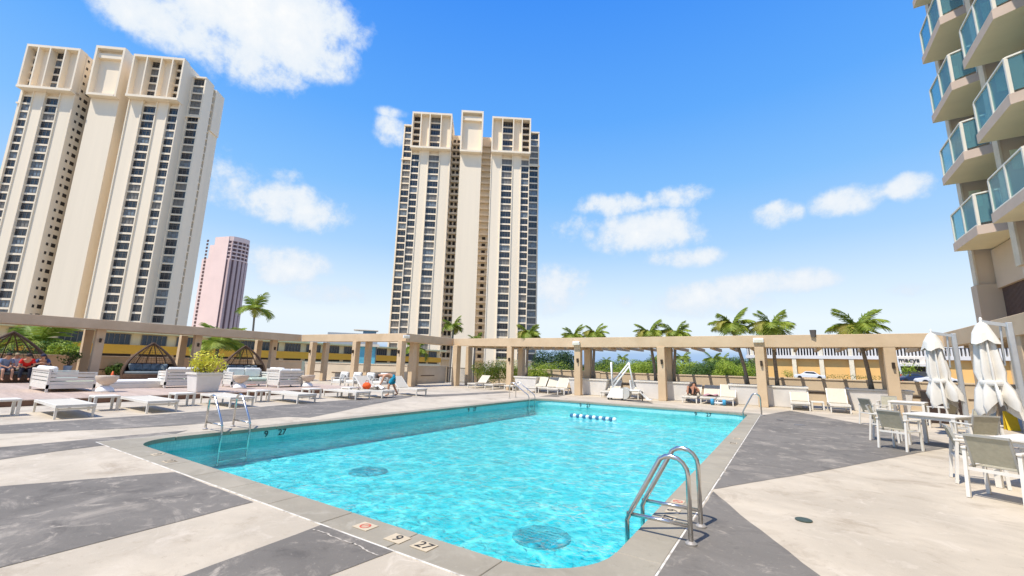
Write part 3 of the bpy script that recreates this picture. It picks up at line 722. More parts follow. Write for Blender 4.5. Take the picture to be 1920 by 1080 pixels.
for st, (y0, y1) in enumerate(((20.45, 23.25), (16.6, 19.4), (12.75, 15.55))):
    for k in range(8):
        z = 6.62+2.8*k
        b = hb(MB().prism([(5.95, y0+.25), (5.95, y1), (7.99, y1), (7.99, y0-.25), (6.6, y0-.05)], z-.08, z+.24), 'balcony', [HEDGE_])
        b.data.materials.clear(); b.data.materials.append(HEDGE_); b.data.materials.append(SOFFIT)
        b.data.polygons[0].material_index = 1
        # glass, posts and top rail
        pts = [(6.62, y0+.02), (6.03, y0+.30), (6.03, (y0+y1)/2+.1), (6.03, y1-.06)]
        for i in range(3):
            (xa, ya), (xb, yb) = pts[i], pts[i+1]
            hb(MB().bar((xa, ya, z+.84), (xb, yb, z+.84), .02, 1.0), 'glass_pane', BGLASS, b)
        for (xa, ya) in pts: hb(MB().box(xa-.04, xa+.04, ya-.04, ya+.04, z+.22, z+1.38), 'rail_post', RAILW, b)
        hb(MB().bar((*pts[0], z+1.40), (*pts[1], z+1.40), .07, .05), 'top_rail', RAILW, b); hb(MB().bar((*pts[1], z+1.40), (*pts[3], z+1.40), .07, .05), 'top_rail', RAILW, b)
        hb(MB().bar((*pts[1], z+.30), (*pts[3], z+.30), .06, .05), 'bottom_rail', RAILW, b)
        # sliding glass door to the room
        hb(MB().box(7.9, 7.99, y0+.5, y1-.4, z+.24, z+2.3), 'glass_door', GLASS_D, b)
        hb(MB().box(6.72, 7.06, y1+.27, y1+.297, z+1.75, z+2.42), 'sun_patch', mat('sun_patch_green', (.70, .74, .52), .7), b)  # pale sheet standing in for a sunlit patch on the party wall

# ------------------------------------------------------------------ low buildings beyond the parapets
YX = -76.0
yb_ = thing('yellow_building', 'low cream building with ochre bands and dark windows behind the left pergola', 'building', (YX, 40, GZ))
def yb(mb, name, mt): o = mb.build(name, mt, yb_); o.location = (-YX, -40, -GZ); return o
OCH = mat('ochre_band', (.98, .46, .05), .8, .06, .3); YEAVE = mat('yellow_eave', (.92, .80, .42), .8, .05, .3); CRW = mat('cream_wall', (.88, .72, .46), .85, .05, .3)
yb(MB().box(YX-14, YX, 4, 84, GZ, 4.75), 'wall', CRW); yb(MB().box(YX-15, YX+1.3, 3, 85, 4.75, 5.05), 'eave', YEAVE)
yb(MB().box(YX, YX+.5, 4, 84, 1.95, 3.15), 'ochre_band', OCH); yb(MB().box(YX, YX+.3, 4, 84, -2, 1.55), 'lower_band', CRW)
for k in range(19):
    y0 = 6+k*4.1
    yb(MB().box(YX+.02, YX+.08, y0, y0+2.9, 3.2, 4.6), 'window', GLASS_D)
    mb = MB()
    for j in range(6): mb.box(YX+.08, YX+.14, y0+j*.56, y0+j*.56+.1, 3.2, 4.6)
    yb(mb, 'window_bars', MULL)['kind'] = 'stuff'
    yb(MB().box(YX+.02, YX+.1, y0, y0+3.2, 1.6, 1.9), 'vent_slot', DARK)
bt = thing('glass_stair_tower', 'small turquoise glass block beside the yellow building', 'building', tuple(at(686, 665, 74).xy)+(GZ,), rad(50))
MB().box(-1.6, 1.6, 0, 6, 0, -GZ+4.1).build('glass', mat('turquoise_glass', (.16, .55, .66), .2, .2, .5, spec=.6), bt)
for k in range(3): MB().box(-1.6+k*1.53, -1.46+k*1.53, -.15, .02, 0, -GZ+4.1).build('mullion', MULL, bt)
MB().box(-2, 2, -.4, 6.4, -GZ+4.1, -GZ+4.5).build('roof', CREAM, bt)
ft = thing('far_office_block', 'small grey-blue office roof just above the short pergola beam', 'building', tuple(at(672, 640, 250).xy)+(GZ,), rad(50))
MB().box(-16, 10, 0, 12, 0, at(672, 625, 250).z-GZ).build('wall', mat('grey_block', (.45, .48, .50), .8), ft); MB().box(2, 9, 1, 8, at(672, 625, 250).z-GZ, at(672, 619, 250).z-GZ).build('penthouse', mat('blue_glass', (.12, .22, .30), .3), ft); MB().box(-3, 10, .5, 9, at(672, 619, 250).z-GZ, at(672, 617.5, 250).z-GZ).build('roof', CREAM, ft)

# mall across the street on the right
MY = 112.0; MZ = .5
struct(MB().box(-40, 120, 56, MY, MZ-1.2, MZ).build('parking_deck', mat('asphalt', (.20, .19, .18), .95, .1, .3)))
mall = thing('shopping_mall', 'long orange and white mall building with a slatted upper band across the road', 'building', (-8, MY, GZ))
def ml(mb, name, mt): o = mb.build(name, mt, mall); o.location = (8, -MY, -GZ); return o
MX0 = at(1405, 690, 1).x/at(1405, 690, 1).y*MY
MOR = mat('mall_orange', (.86, .52, .19), .85, .05, .3); MWH = mat('mall_white', (.74, .71, .68), .8, .04, .3)
ml(MB().box(MX0, 110, MY, MY+30, GZ, 4.6), 'wall', MOR)
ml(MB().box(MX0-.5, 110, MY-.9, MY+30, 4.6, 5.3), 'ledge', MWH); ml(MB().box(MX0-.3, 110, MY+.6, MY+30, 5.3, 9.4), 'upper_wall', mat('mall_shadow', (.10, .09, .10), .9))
ml(MB().box(MX0-.5, 110, MY-.9, MY+30, 6.85, 9.6), 'top_band', MWH)
slm = MB().box(-.12, .12, -.8, .5, 5.3, 6.85).mesh('slat', MWH)
x = MX0
while x < 70:
    o = link('slat', slm, mall, (x+8, 0, -GZ)); x += .52
pil = MB().box(-.38, .38, -.8, 0, MZ, 9.6).mesh('pillar', mat('mall_cream', (.84, .74, .55), .85))
for px in (1412, 1490, 1541, 1597, 1660, 1760, 1830, 1900):
    dx = ray(px, 690); link('pillar', pil, mall, (dx.x/dx.y*MY+8, 0, -GZ))
sgx = [(lambda d: d.x/d.y*(MY-1.5))(ray(px, 690)) for px in (1668, 1738)]
ml(MB().box(sgx[0], sgx[1], MY-1.2, MY-.01, 3.75, 5.15), 'sign_board', mat('sign_white', (.80, .72, .62), .7)); ml(MB().box(sgx[0]-.3, sgx[1]+.3, MY-2.2, MY-1.2, 3.35, 3.7), 'canopy', MWH)
ml(MB().box(sgx[0], sgx[1], MY-.5, MY-.02, MZ, 3.3), 'entrance', DARK)
for k in range(5):
    xx = sgx[0]+(k+.7)*(sgx[1]-sgx[0])/5.4; ml(MB().box(xx, xx+1.0, MY-.6, MY-.5, MZ, 2.4), 'door', GLASS_C)
sc_ = (sgx[1]-sgx[0])
o = link('lettering', text_mesh("macys", 1.25, INK, 'lettering', .05, .02), mall, (sgx[0]+sc_*.56+8, -1.26, 4.5-GZ)); o.rotation_euler = (PI/2, 0, 0)
st = MB(); pts = [((.5 if k % 2 == 0 else .21)*math.sin(PI*k/5), 0, (.5 if k % 2 == 0 else .21)*math.cos(PI*k/5)) for k in range(10)]
st.add(pts+[(0, -.12, 0)], [(k, (k+1) % 10, 10) for k in range(10)])
o = st.build('star', RED, mall); o.location = (sgx[0]+sc_*.24+8, -1.24, 4.45-GZ)
# kerb hedge in front of the mall, cars, barrier pole
def car(px, py, label, paint, L_=4.5, rz=0.0, D=None):
    p = g(px, py, MZ)
    t = thing('parked_car', label, 'car', (p.x, p.y, MZ), rz, 'cars on the parking deck')
    w = 1.75; body = MB()
    prof = [(-L_/2, .35), (-L_/2+.05, .75), (-L_*.30, .85), (-L_*.16, 1.36), (L_*.10, 1.40), (L_*.26, .92), (L_*.46, .78), (L_/2, .55), (L_/2, .32)]
    n = len(prof); vs_ = [(x, -w/2+(.14 if z > 1 else 0), z) for x, z in prof]+[(x, w/2-(.14 if z > 1 else 0), z) for x, z in prof]
    body.add(vs_, [tuple(range(n)), tuple(range(2*n-1, n-1, -1))]+[(i, n+i, n+(i+1) % n, (i+1) % n) for i in range(n)]).build('body', paint, t, bevel=.04)
    gl_ = MB()
    for s in (-1, 1):
        yy_ = s*(w/2-.03)
        gl_.add([(-L_*.26, yy_, .90), (L_*.22, yy_, .93), (L_*.09, s*(w/2-.11), 1.32), (-L_*.15, s*(w/2-.11), 1.29)], [(0, 1, 2, 3)])
    gl_.add([(L_*.25, -.7, .95), (L_*.25, .7, .95), (L_*.115, .62, 1.385), (L_*.115, -.62, 1.385)], [(0, 1, 2, 3)]); gl_.v = [(x, y*1.02, z) for x, y, z in gl_.v]
    gl_.build('windows', GLASS_D, t)
    for sx in (-1, 1):
        for sy in (-1, 1):
            wh = MB(); wh.tube([(0, -.11, 0), (0, .11, 0)], .32, 14); wh.build('wheel', BLACK, t, loc=(sx*L_*.31, sy*(w/2-.08), .32))
            
car(1518, 711.5, 'white sedan on the parking deck in front of the orange mall wall', mat('car_white', (.80, .81, .82), .25, .02, 3), 4.6, PI)
car(1712, 717, 'dark blue car in front of the mall entrance', mat('car_blue', (.03, .05, .11), .2, .1, 3), 4.4, .3)
car(1760, 722, 'white car partly hidden by the nearer closed umbrella', mat('car_white2', (.78, .78, .78), .25, .02, 3), 4.4, PI)
pp = g(1692, 716, MZ)
t = thing('barrier_pole', 'thin white pole with a red base in front of the mall entrance', 'pole', (pp.x, pp.y, MZ))
MB().tube([(0, 0, 1.3), (-.3, 0, 4.2)], .14, 10).build('pole', WHITEP, t); MB().tube([(0, 0, 0), (0, 0, 1.3)], [.3, .17], 10).build('base', mat('barrier_red', (.65, .06, .05), .5), t)

# ------------------------------------------------------------------ planting
def frond_mesh(L_, droop, w=.20, n=22, seed=0, mt=None, gap=.55):
    """pinnate leaf along +x: an arching rib with two rows of narrow leaflets"""
    rnd = random.Random(seed); mb = MB(); pts = []
    for i in range(n+1):
        t = i/n; a = .85-droop*t
        pts.append(Vector((0, 0, 0)) if i == 0 else pts[-1]+Vector((math.cos(a), 0, math.sin(a)))*(L_/n))
    for i in range(n):
        mb.bar(pts[i], pts[i+1], .022*(1-.8*i/n)*L_*.7, .02)
    for i in range(2, n+1):
        t = i/n; ll = w*L_*(.35+1.35*math.sin(PI*min(1, t*.9+.1)))*rnd.uniform(.85, 1.1)
        d = (pts[i]-pts[i-1]).normalized()
        for s in (-1, 1):
            tip = pts[i]+Vector((0, s, 0))*ll*.80+d*ll*.55+Vector((0, 0, -1))*ll*rnd.uniform(.15, .55)
            wd = d*(L_/n*gap); mid = pts[i]*.45+tip*.55+Vector((0, 0, .06*ll))
            mb.add([pts[i]-wd*.5, pts[i]+wd*.5, mid+wd*.55, tip, mid-wd*.45], [(0, 1, 2, 3, 4)] if s > 0 else [(4, 3, 2, 1, 0)])
    return mb.mesh('frond', mt or PALM_A)
FR = [frond_mesh(1.0, d, .27, 26, k, None, .95) for k, d in enumerate((1.0, 1.55, 2.1, 2.6))]
FRY = [frond_mesh(1.0, 3.1, .24, 20, 9, PALM_Y, 1.1)]
def palm(x, y, z0, zc, R, label, lean=(0, 0), n=21, rt=.085, group='palms in the planters', seed=0, name='palm_tree'):
    rnd = random.Random(seed)
    t = thing(name, label, 'palm', (x, y, z0), 0, group); H_ = zc-z0
    pts = [(lean[0]*(k/6)**1.5, lean[1]*(k/6)**1.5, H_*k/6) for k in range(7)]
    MB().tube(pts, [rt*1.35, rt*1.05, rt, rt*.95, rt*.9, rt*.9, rt*.8], 9).build('trunk', TRUNK, t, smooth=True)
    MB().tube([(lean[0], lean[1], H_-.02), (lean[0], lean[1], H_+.22*R)], [rt*.8, rt*.45], 8).build('crown_shaft', PALM_A, t)
    for k in range(n):
        v = k % 4; me = FR[min(3, v)] if k < n-1 else FRY[0]
        o = link('frond', me, t, (lean[0], lean[1], H_+.12*R)); s_ = R*rnd.uniform(.85, 1.1)
        o.scale = (s_, s_, s_)
        o.rotation_euler = (rnd.uniform(-.25, .25), rnd.uniform(-.25, .2)-(.45 if v == 0 else 0), 2*PI*k*.381966+rnd.uniform(-.2, .2))
    return t
def planter(x, y, wx, wy, h, label, group='white planters along the far parapet'):
    t = thing('planter', label, 'planter', (x, y, .004), 0, group)
    MB().taper(0, 0, 0, h-.06, wx*.84, wy*.84, wx, wy).build('tub', PLANTER, t, bevel=.02)
    rim = MB(); a, b = wx/2+.04, wy/2+.04
    rim.box(-a, a, -b, -b+.14, h-.06, h+.02); rim.box(-a, a, b-.14, b, h-.06, h+.02); rim.box(-a, -a+.14, -b+.14, b-.14, h-.06, h+.02); rim.box(a-.14, a, -b+.14, b-.14, h-.06, h+.02)
    rim.build('rim', WHITE, t); MB().box(-a+.14, a-.14, -b+.14, b-.14, h-.12, h-.05).build('soil', SOIL, t)
    return t
def leaf_blob(mb, c, r, n, s, rnd, squash=1.0):
    """n leaf cards scattered through an ellipsoid shell"""
    for _ in range(n):
        u, v = rnd.uniform(-1, 1), rnd.uniform(0, 2*PI); q = math.sqrt(1-u*u); rr_ = rnd.uniform(.55, 1.05)**.6
        nrm = Vector((q*math.cos(v), q*math.sin(v), u))
        p = Vector(c)+Vector((nrm.x*r[0], nrm.y*r[1], nrm.z*r[2]))*rr_
        d = (nrm+Vector((rnd.uniform(-.8, .8), rnd.uniform(-.8, .8), rnd.uniform(-.2, .9)))).normalized()
        a = d.orthogonal().normalized(); a.rotate(Matrix.Rotation(rnd.uniform(0, 6.28), 3, d)); b = d.cross(a)
        l_, w_ = s*rnd.uniform(.7, 1.3), s*rnd.uniform(.3, .5)
        mb.add([p-a*l_*.5, p+b*w_*.5, p+a*l_*.5, p-b*w_*.5], [(0, 1, 2, 3)])
def bush(x, y, z, r, label, mt, n=240, s=.16, seed=1, name='shrub', cat='shrub', group=None, stem=True, clumps=7):
    rnd = random.Random(seed); t = thing(name, label, cat, (x, y, z), 0, group); mb = MB()
    for k in range(clumps):
        c = (rnd.uniform(-.6, .6)*r[0], rnd.uniform(-.6, .6)*r[1], r[2]*rnd.uniform(.45, 1.2)); f = rnd.uniform(.4, .65)
        leaf_blob(mb, c, (r[0]*f, r[1]*f, r[2]*f), n//clumps, s, rnd)
    mb.build('foliage', mt, t)
    if stem:
        for k in range(3): MB().tube([(rnd.uniform(-.1, .1), rnd.uniform(-.1, .1), 0), (rnd.uniform(-.4, .4)*r[0], rnd.uniform(-.4, .4)*r[1], r[2]*.9)], [.03, .015], 5).build('stem', BARK, t)
    return t
def tree(x, y, h, r, label, mt, seed=1, n=2600, s=None, trunk=True, z0=GZ, group=None, flat=.75, name='tree'):
    rnd = random.Random(seed); t = thing(name, label, 'tree', (x, y, z0), 0, group); mb = MB(); s = s or r*.13
    hc = h-r*flat; C = 14
    leaf_blob(mb, (0, 0, hc), (r*.75, r*.75, r*flat*.7), n//4, s, rnd)
    for k in range(C):
        a = rnd.uniform(0, 2*PI); e = rnd.uniform(-.25, 1.0); d = rnd.uniform(.5, .78)*r
        c = (d*math.cos(a)*math.cos(e), d*math.sin(a)*math.cos(e), hc+d*math.sin(e)*flat); f = rnd.uniform(.28, .42)*r
        leaf_blob(mb, c, (f, f, f*.8), n*3//4//C, s, rnd)
    mb.build('crown', mt, t)
    if trunk:
        tm = MB(); tm.tube([(0, 0, 0), (.1*r, 0, hc*.6), (0, .1*r, hc)], [r*.10, r*.07, r*.04], 8)
        for k in range(5):
            a = 2*PI*k/5; tm.tube([(0, 0, hc*.75), (math.cos(a)*r*.5, math.sin(a)*r*.5, hc+r*.1)], [r*.04, r*.015], 6)
        tm.build('trunk', BARK, t)
    return t
PLANTERS = [(-14.9, 25.55, 1.7, 1.1, .92, 'white planter with a single palm beside the far pool ladder'), (-10.35, 25.35, 2.5, 1.2, .95, 'white planter with two palms left of the pool lift'),
            (-5.95, 25.2, 2.9, 1.2, .97, 'white planter with two palms behind the column right of the pool lift'), (-.95, 25.2, 3.3, 1.2, .97, 'white planter with two palms behind the far right handrail'),
            (3.35, 25.6, 2.2, 1.2, .97, 'white planter with one palm behind the dining chairs')]
for q in PLANTERS: planter(*q)
def px_x(px, Y): d = ray(px, 690); return d.x/d.y*Y
PALMS = [(987, 25.55, 990, 3.98, 1.30, 'palm before the right side of the middle tower'), (1090, 25.5, 1076, 3.80, 1.15, 'left palm of the pair nearest the middle tower'), (1112, 25.4, 1116, 3.85, 1.20, 'right palm of the pair nearest the middle tower'),
         (1229, 25.3, 1219, 3.85, 1.25, 'left palm of the pair above the column right of the pool lift'), (1263, 25.3, 1270, 3.80, 1.20, 'right palm of the pair above the column right of the pool lift'),
         (1400, 25.3, 1378, 4.12, 1.45, 'left palm of the pair behind the far right handrail'), (1455, 25.2, 1452, 4.02, 1.45, 'right palm of the pair behind the far right handrail'), (1630, 25.6, 1616, 4.05, 1.55, 'single palm over the far beam behind the dining chairs')]
for i, (pb_, Y, pc_, zc, R, lb) in enumerate(PALMS):
    x0 = px_x(pb_, Y); dl = px_x(pc_, Y)-x0
    palm(x0, Y, .86, zc-(.36 if R < 1.5 else .48), R*.86, 'small '+lb, (dl, 0), seed=i+3)
q = at(842, 613, 60); palm(q.x, q.y, GZ, q.z-.3, 1.9, 'palm in front of the dark left recess of the middle tower', (.8, 0), 15, .16, 'street palms', 31)
q = at(886, 634, 60); palm(q.x, q.y, GZ, q.z-.6, 1.7, 'low palm tip in front of the middle tower base', (.5, 0), 13, .15, 'street palms', 32)
q = at(484, 583, 120); palm(q.x, q.y, GZ, q.z-.5, 5.2, 'tall thin coconut palm alone against the sky right of the pink tower', (-1.5, 0), 14, .26, 'street palms', 33)
q = at(404, 650, 52); palm(q.x, q.y, GZ, q.z-.2, 3.0, 'broad green palm behind the third wicker dome', (.5, 0), 18, .2, 'street palms', 34)
q = at(72, 632, 50); palm(q.x, q.y, GZ, q.z-1.2, 3.0, 'yellow-green palm behind the first wicker dome', (.4, 0), 16, .2, 'street palms', 35)
q = at(775, 655, 46); palm(q.x, q.y, GZ, q.z-.4, 2.0, 'small palm seen between the columns above the bending man', (.3, 0), 15, .15, 'street palms', 36)
for k, (px, py, D, r, m_) in enumerate(((95, 652, 47, 1.6, LEAF_M), (125, 655, 46, 1.2, LEAF_L), (30, 668, 44, 1.8, LEAF_D), (215, 690, 40, .8, LEAF_M))):
    q = at(px, py, D); tree(q.x, q.y, q.z-GZ+r*.5, r, ('round green tree right of the first wicker dome', 'light green treetop left of the first column pair', 'dark tree inside the first wicker dome view', 'small green treetop between the first columns and second dome')[k], m_, 40+k, 900, .22, group='trees beyond the left parapet')
# hedges and trees beyond the far parapet
for k, (px, py, D, r, h, m_, lb) in enumerate((
        (955, 680, 34, 2.2, .9, LEAF_L, 'bright green hedge clump left of the far planter palm'), (915, 684, 34, 1.2, .8, LEAF_L, 'low bright green shrub at the left end of the far parapet'), (1030, 682, 34, 2.3, .8, LEAF_L, 'bright green hedge clump below the dark domed tree'), (1005, 686, 33, 1.5, .6, LEAF_L, 'small bright green shrub right of the far planter palm'),
        (1120, 693, 36, 2.0, .7, LEAF_L, 'light green shrub behind the left planter pair'), (1166, 690, 40, 2.6, 1.1, LEAF_L, 'light green shrub mass behind the pool lift'))):
    q = at(px, py, D); bush(q.x, q.y, q.z-1.5, (r, 1.0, h+.3), lb, m_, 4200, .11, 60+k, stem=True, clumps=22)
tl = [(1038, 668, 95, 6.0, LEAF_D, 'dark domed tree against the sky right of the middle tower'), (1080, 688, 110, 4, LEAF_D, 'dark tree behind the column left of the pool lift'),
      (1150, 683, 90, 4.2, LEAF_M, 'mid green tree left of the pool lift arm'), (1195, 685, 80, 3.6, LEAF_L, 'light green tree behind the pool lift arm'), (1215, 681, 120, 5.5, LEAF_M, 'green tree left of the column right of the pool lift'),
      (1248, 688, 75, 2.6, LEAF_M, 'green treetop between column and planter palms'), (1290, 684, 85, 4.2, LEAF_L, 'yellow-green tree right of the planter palms'), (1325, 683, 70, 3.4, LEAF_M, 'green tree above the loungers with people'),
      (1355, 680, 110, 5.5, LEAF_D, 'dark green tree left of the far right planter'), (1375, 688, 66, 3.0, LEAF_L, 'light green tree left of the palm pair trunk'), (1398, 682, 90, 4.0, LEAF_M, 'green tree at the corner of the orange mall'),
      (1180, 690, 150, 6, LEAF_D, 'distant dark treetop behind the pool lift'), (1110, 688, 160, 6, LEAF_D, 'distant dark treetop behind the left planter')]
for k, (px, py, D, r, m_, lb) in enumerate(tl):
    q = at(px, py, D); tree(q.x, q.y, q.z-GZ+r*.35, r, lb, m_, 80+k, 7000, r*.075, group='trees beyond the far parapet')
for k, (px, py, D, R) in enumerate(((1165, 672, 130, 2.2), (1225, 672, 140, 2.0), (1277, 672, 95, 2.2), (1333, 676, 90, 2.4), (1352, 676, 100, 2.0), (1135, 676, 140, 1.8))):
    q = at(px, py, D); palm(q.x, q.y, GZ, q.z-.3, R, 'distant dark palm head '+('left above the pool lift', 'left of the second far column', 'right of the second planter palms', 'above the far right loungers', 'left of the mall corner', 'right of the first far column')[k], (.3, 0), 12, .16, 'distant palms on the skyline', 120+k)
# hedge along the mall kerb
hx = [px_x(p_, 104) for p_ in (1478, 1660)]
rnd = random.Random(5); mb = MB()
for k in range(26): leaf_blob(mb, (hx[0]+(hx[1]-hx[0])*(k+.5)/26, 104, MZ+.55), (.6, .45, .45), 26, .25, rnd)
t = thing('kerb_hedge', 'low green hedge along the foot of the orange mall wall', 'hedge', ((hx[0]+hx[1])/2, 104, MZ)); o = mb.build('foliage', LEAF_M, t); o.location = (-(hx[0]+hx[1])/2, -104, -MZ)
q = g(1478, 711, MZ); bush(q.x, q.y, MZ, (1.0, 1.0, 1.0), 'yellow-green bush at the left end of the parked white sedan', LEAF_L, 260, .2, 77)
q = g(1628, 712, MZ); bush(q.x, q.y, MZ, (1.4, 1.2, 1.6), 'green bush on the parking deck behind the single palm', LEAF_M, 400, .22, 78)
q = at(1704, 688, 60); bush(q.x, q.y, q.z-1, (.9, .8, .9), 'green treetop in front of the mall sign', LEAF_L, 300, .2, 79)

# ------------------------------------------------------------------ pool ladders and handrails
def arc_rail(reach, h=.78, drop=.70):
    """side view of one rail: x towards the water"""
    p = [(0, 0, 0), (0, 0, h-.16)]
    for k in range(1, 7): a = PI/2*k/6*1.45; p.append((.16-.16*math.cos(a), 0, h-.16+.16*math.sin(a)))
    ex, ez = p[-1][0], p[-1][2]
    p += [(reach-.06, 0, .22), (reach, 0, .10), (reach, 0, -drop)]
    return p
def ladder(x, y, rz, gap, reach, label, lower=True):
    t = thing('pool_ladder', label, 'pool ladder', (x, y, .006), rz, 'steel pool ladders')
    for s in (-1, 1):
        pr = [(p[0], s*gap/2, p[2]) for p in arc_rail(reach)]
        MB().tube(pr, .024, 12).build('handrail', STEEL, t, smooth=True)
        if lower: MB().tube([(.0, s*gap/2, .16), (reach, s*gap/2, .16)], .019, 10).build('lower_bar', STEEL, t, smooth=True)
        MB().lathe([(.055, 0), (.055, .012), (.03, .03)], 16, (0, s*gap/2, 0)).build('base_flange', mat('flange', (.45, .42, .38), .4, metal=.5), t)
    for k in range(2): MB().tube([(reach, -gap/2, -.40-.22*k), (reach, gap/2, -.40-.22*k)], .025, 8).build('step', STEEL, t)
    return t
ladder(-.91, 4.97, PI, .56, .62, 'steel pool ladder in the near right foreground')
ladder(-11.62, 5.20, 0, .60, .80, 'steel pool ladder at the left pool edge by the number 9')
ladder(-12.05, 19.0, 0, .60, 1.15, 'small steel pool ladder at the far left pool corner', False)
t = thing('handrail', 'single bent steel handrail at the far right pool corner', 'handrail', (-.97, 19.15, .006), PI)
for s in (0,):
    MB().tube(arc_rail(.62, .80), .026, 12).build('rail', STEEL, t, smooth=True)
MB().lathe([(.055, 0), (.055, .012), (.03, .03)], 16).build('base_flange', MATS['flange'], t)
# float line in the water
p0, p1 = g(1072, 779, WATER_Z), g(1152, 787, WATER_Z)
t = thing('float_line', 'short string of blue and white floats on the far half of the pool', 'lane float', (p0.x, p0.y, WATER_Z))
fb, fw = mat('float_blue', (.02, .16, .30), .4), mat('float_white', (.80, .84, .86), .4)
for k in range(14):
    c = (p1-p0)*(k/13); MB().ball(c, (.085, .085, .085), 10, 6).build('float', fb if k % 2 == 0 else fw, t, smooth=True)
MB().tube([(0, 0, 0), tuple(p1-p0)], .012, 6).build('rope', fw, t)

# ------------------------------------------------------------------ sun loungers
def lounger_parts(t, L_=2.05, W_=.74, H_=.35, back=0.0, mt=WHITE, sling=None, y0=0):
    """long axis along +x, foot at x = L_, backrest at the x = 0 end raised by 'back' radians"""
    sling = sling or mat('lounger_sling', (.60, .555, .46), .8, .05, 10, .2, 150)
    bx_ = L_*.36; w = .05
    fr = MB()
    for s in (-1, 1): fr.box(0, L_, *sorted((s*W_/2, s*(W_/2-w))), H_-.07, H_)
    fr.box(0, w, -W_/2+w, W_/2-w, H_-.07, H_-.002); fr.box(L_-w, L_, -W_/2+w, W_/2-w, H_-.07, H_-.002)
    fr.build('frame', mt, t)
    MB().box(bx_ if back else w, L_-w, -W_/2+w, W_/2-w, H_-.03, H_-.012).build('seat', sling, t)
    for sx in (.06, L_-.06):
        for s in (-1, 1): MB().taper(sx, s*(W_/2-.03), 0, H_-.07, .045, .045, .06, .055).build('leg', mt, t)
    MB().box(L_-.10, L_-.05, -W_/2+.06, W_/2-.06, H_-.14, H_-.09).build('cross_bar', mt, t)
    if back:
        c, s_ = math.cos(back), math.sin(back); bl = L_*.38
        b = MB().box(-bl, 0, -W_/2+.02, W_/2-.02, -.02, .02); b.xf(Matrix.Translation((bx_, 0, H_)) @ Matrix.Rotation(back, 4, 'Y')); b.build('backrest', sling, t)
        bf = MB()
        for s in (-1, 1): bf.bar((bx_, s*(W_/2-.01), H_), (bx_-bl*c, s*(W_/2-.01), H_+bl*s_), .035, .05)
        bf.bar((bx_-bl*c, -W_/2, H_+bl*s_), (bx_-bl*c, W_/2, H_+bl*s_), .04, .04)
        bf.build('back_frame', mt, t)
        MB().bar((bx_-bl*.55*c, 0, H_+bl*.55*s_), (bx_-bl*.75, 0, H_-.06), .03, .03).build('prop', mt, t)
def lounger(x, y, rz, label, back=0.0, group='flat white loungers along the left of the pool', z=.006, **k):
    t = thing('sun_lounger', label, 'sun lounger', (x, y, z), rz, group); lounger_parts(t, back=back, **k); return t
ords = ['leftmost', 'second', 'third', 'fourth', 'fifth']
for i, y in enumerate((3.62, 5.50, 7.80, 10.15, 12.80)):
    lounger(-18.35, y, random.uniform(-.03, .03), ords[i]+' flat white lounger from the left in the row by the pool', L_=2.45, W_=.78)
lounger(-18.2, 14.2, 0, 'white lounger with raised back and orange bag beside the bending man', .75, L_=2.3)
lounger(-18.2, 16.5, 0, 'white lounger with raised back just right of the bending man', .75, L_=2.2)
def side_table(x, y, label, s=.62, h=.44, z=.006, sy=.60):
    t = thing('side_table', label, 'side table', (x, y, z), random.uniform(-.05, .05), 'low white side tables between loungers')
    MB().box(-s/2, s/2, -sy/2, sy/2, h-.06, h).build('table_top', WHITE, t, bevel=.008)
    for sx in (-1, 1):
        for s_ in (-1, 1): MB().box(*sorted((sx*(s/2-.005), sx*(s/2-.07))), *sorted((s_*(sy/2-.005), s_*(sy/2-.07))), 0, h-.06).build('leg', WHITE, t)
for i, y in enumerate((2.55, 4.60, 6.62, 9.20, 11.45, 13.45)):
    side_table(-17.75, y, ('white side table cut by the left picture edge', 'white side table between the first and second flat loungers', 'white side table between the second and third flat loungers', 'white side table between the third and fourth flat loungers', 'white side table between the fourth and fifth flat loungers', 'white side table between the fifth lounger and the orange bag')[i])
# far loungers under the pergola, backs towards the parapet
far = [(-19.0, 26.4, .75, 'white lounger left of the gate-side column'), (-17.35, 26.2, 0, 'low white lounger left of the far ladder column'), (-13.75, 25.75, .9, 'white lounger with raised back right of the first planter'), (-12.95, 25.85, .9, 'second white lounger with raised back right of the first planter'),
       (-12.0, 25.3, .9, 'white lounger pushed against the planter left of the pool lift'), (-8.75, 25.6, .9, 'white lounger behind the pool lift base'), (-7.3, 25.6, .9, 'white lounger behind the pool lift chair'), (-4.3, 25.3, .75, 'white lounger with a person lying on it'), (-3.45, 25.4, .75, 'white lounger draped with a pink and grey towel'),
       (-2.65, 25.1, .9, 'white lounger touching the far right planter'), (.35, 25.05, .9, 'left white lounger of the two right of the handrail'), (1.75, 25.0, .95, 'right white lounger of the two right of the handrail'), (-15.8, 26.3, .75, 'white lounger half hidden by the far ladder column')]
for x, y, b, lb in far: lounger(x, y, -PI/2, lb, b, 'white loungers under the far pergola', L_=1.95, W_=.72)
side_table(1.02, 24.6, 'small white side table between the two loungers right of the handrail', .5, .36)
side_table(-11.55, 23.9, 'small white side table in front of the planter left of the pool lift', .5, .34)

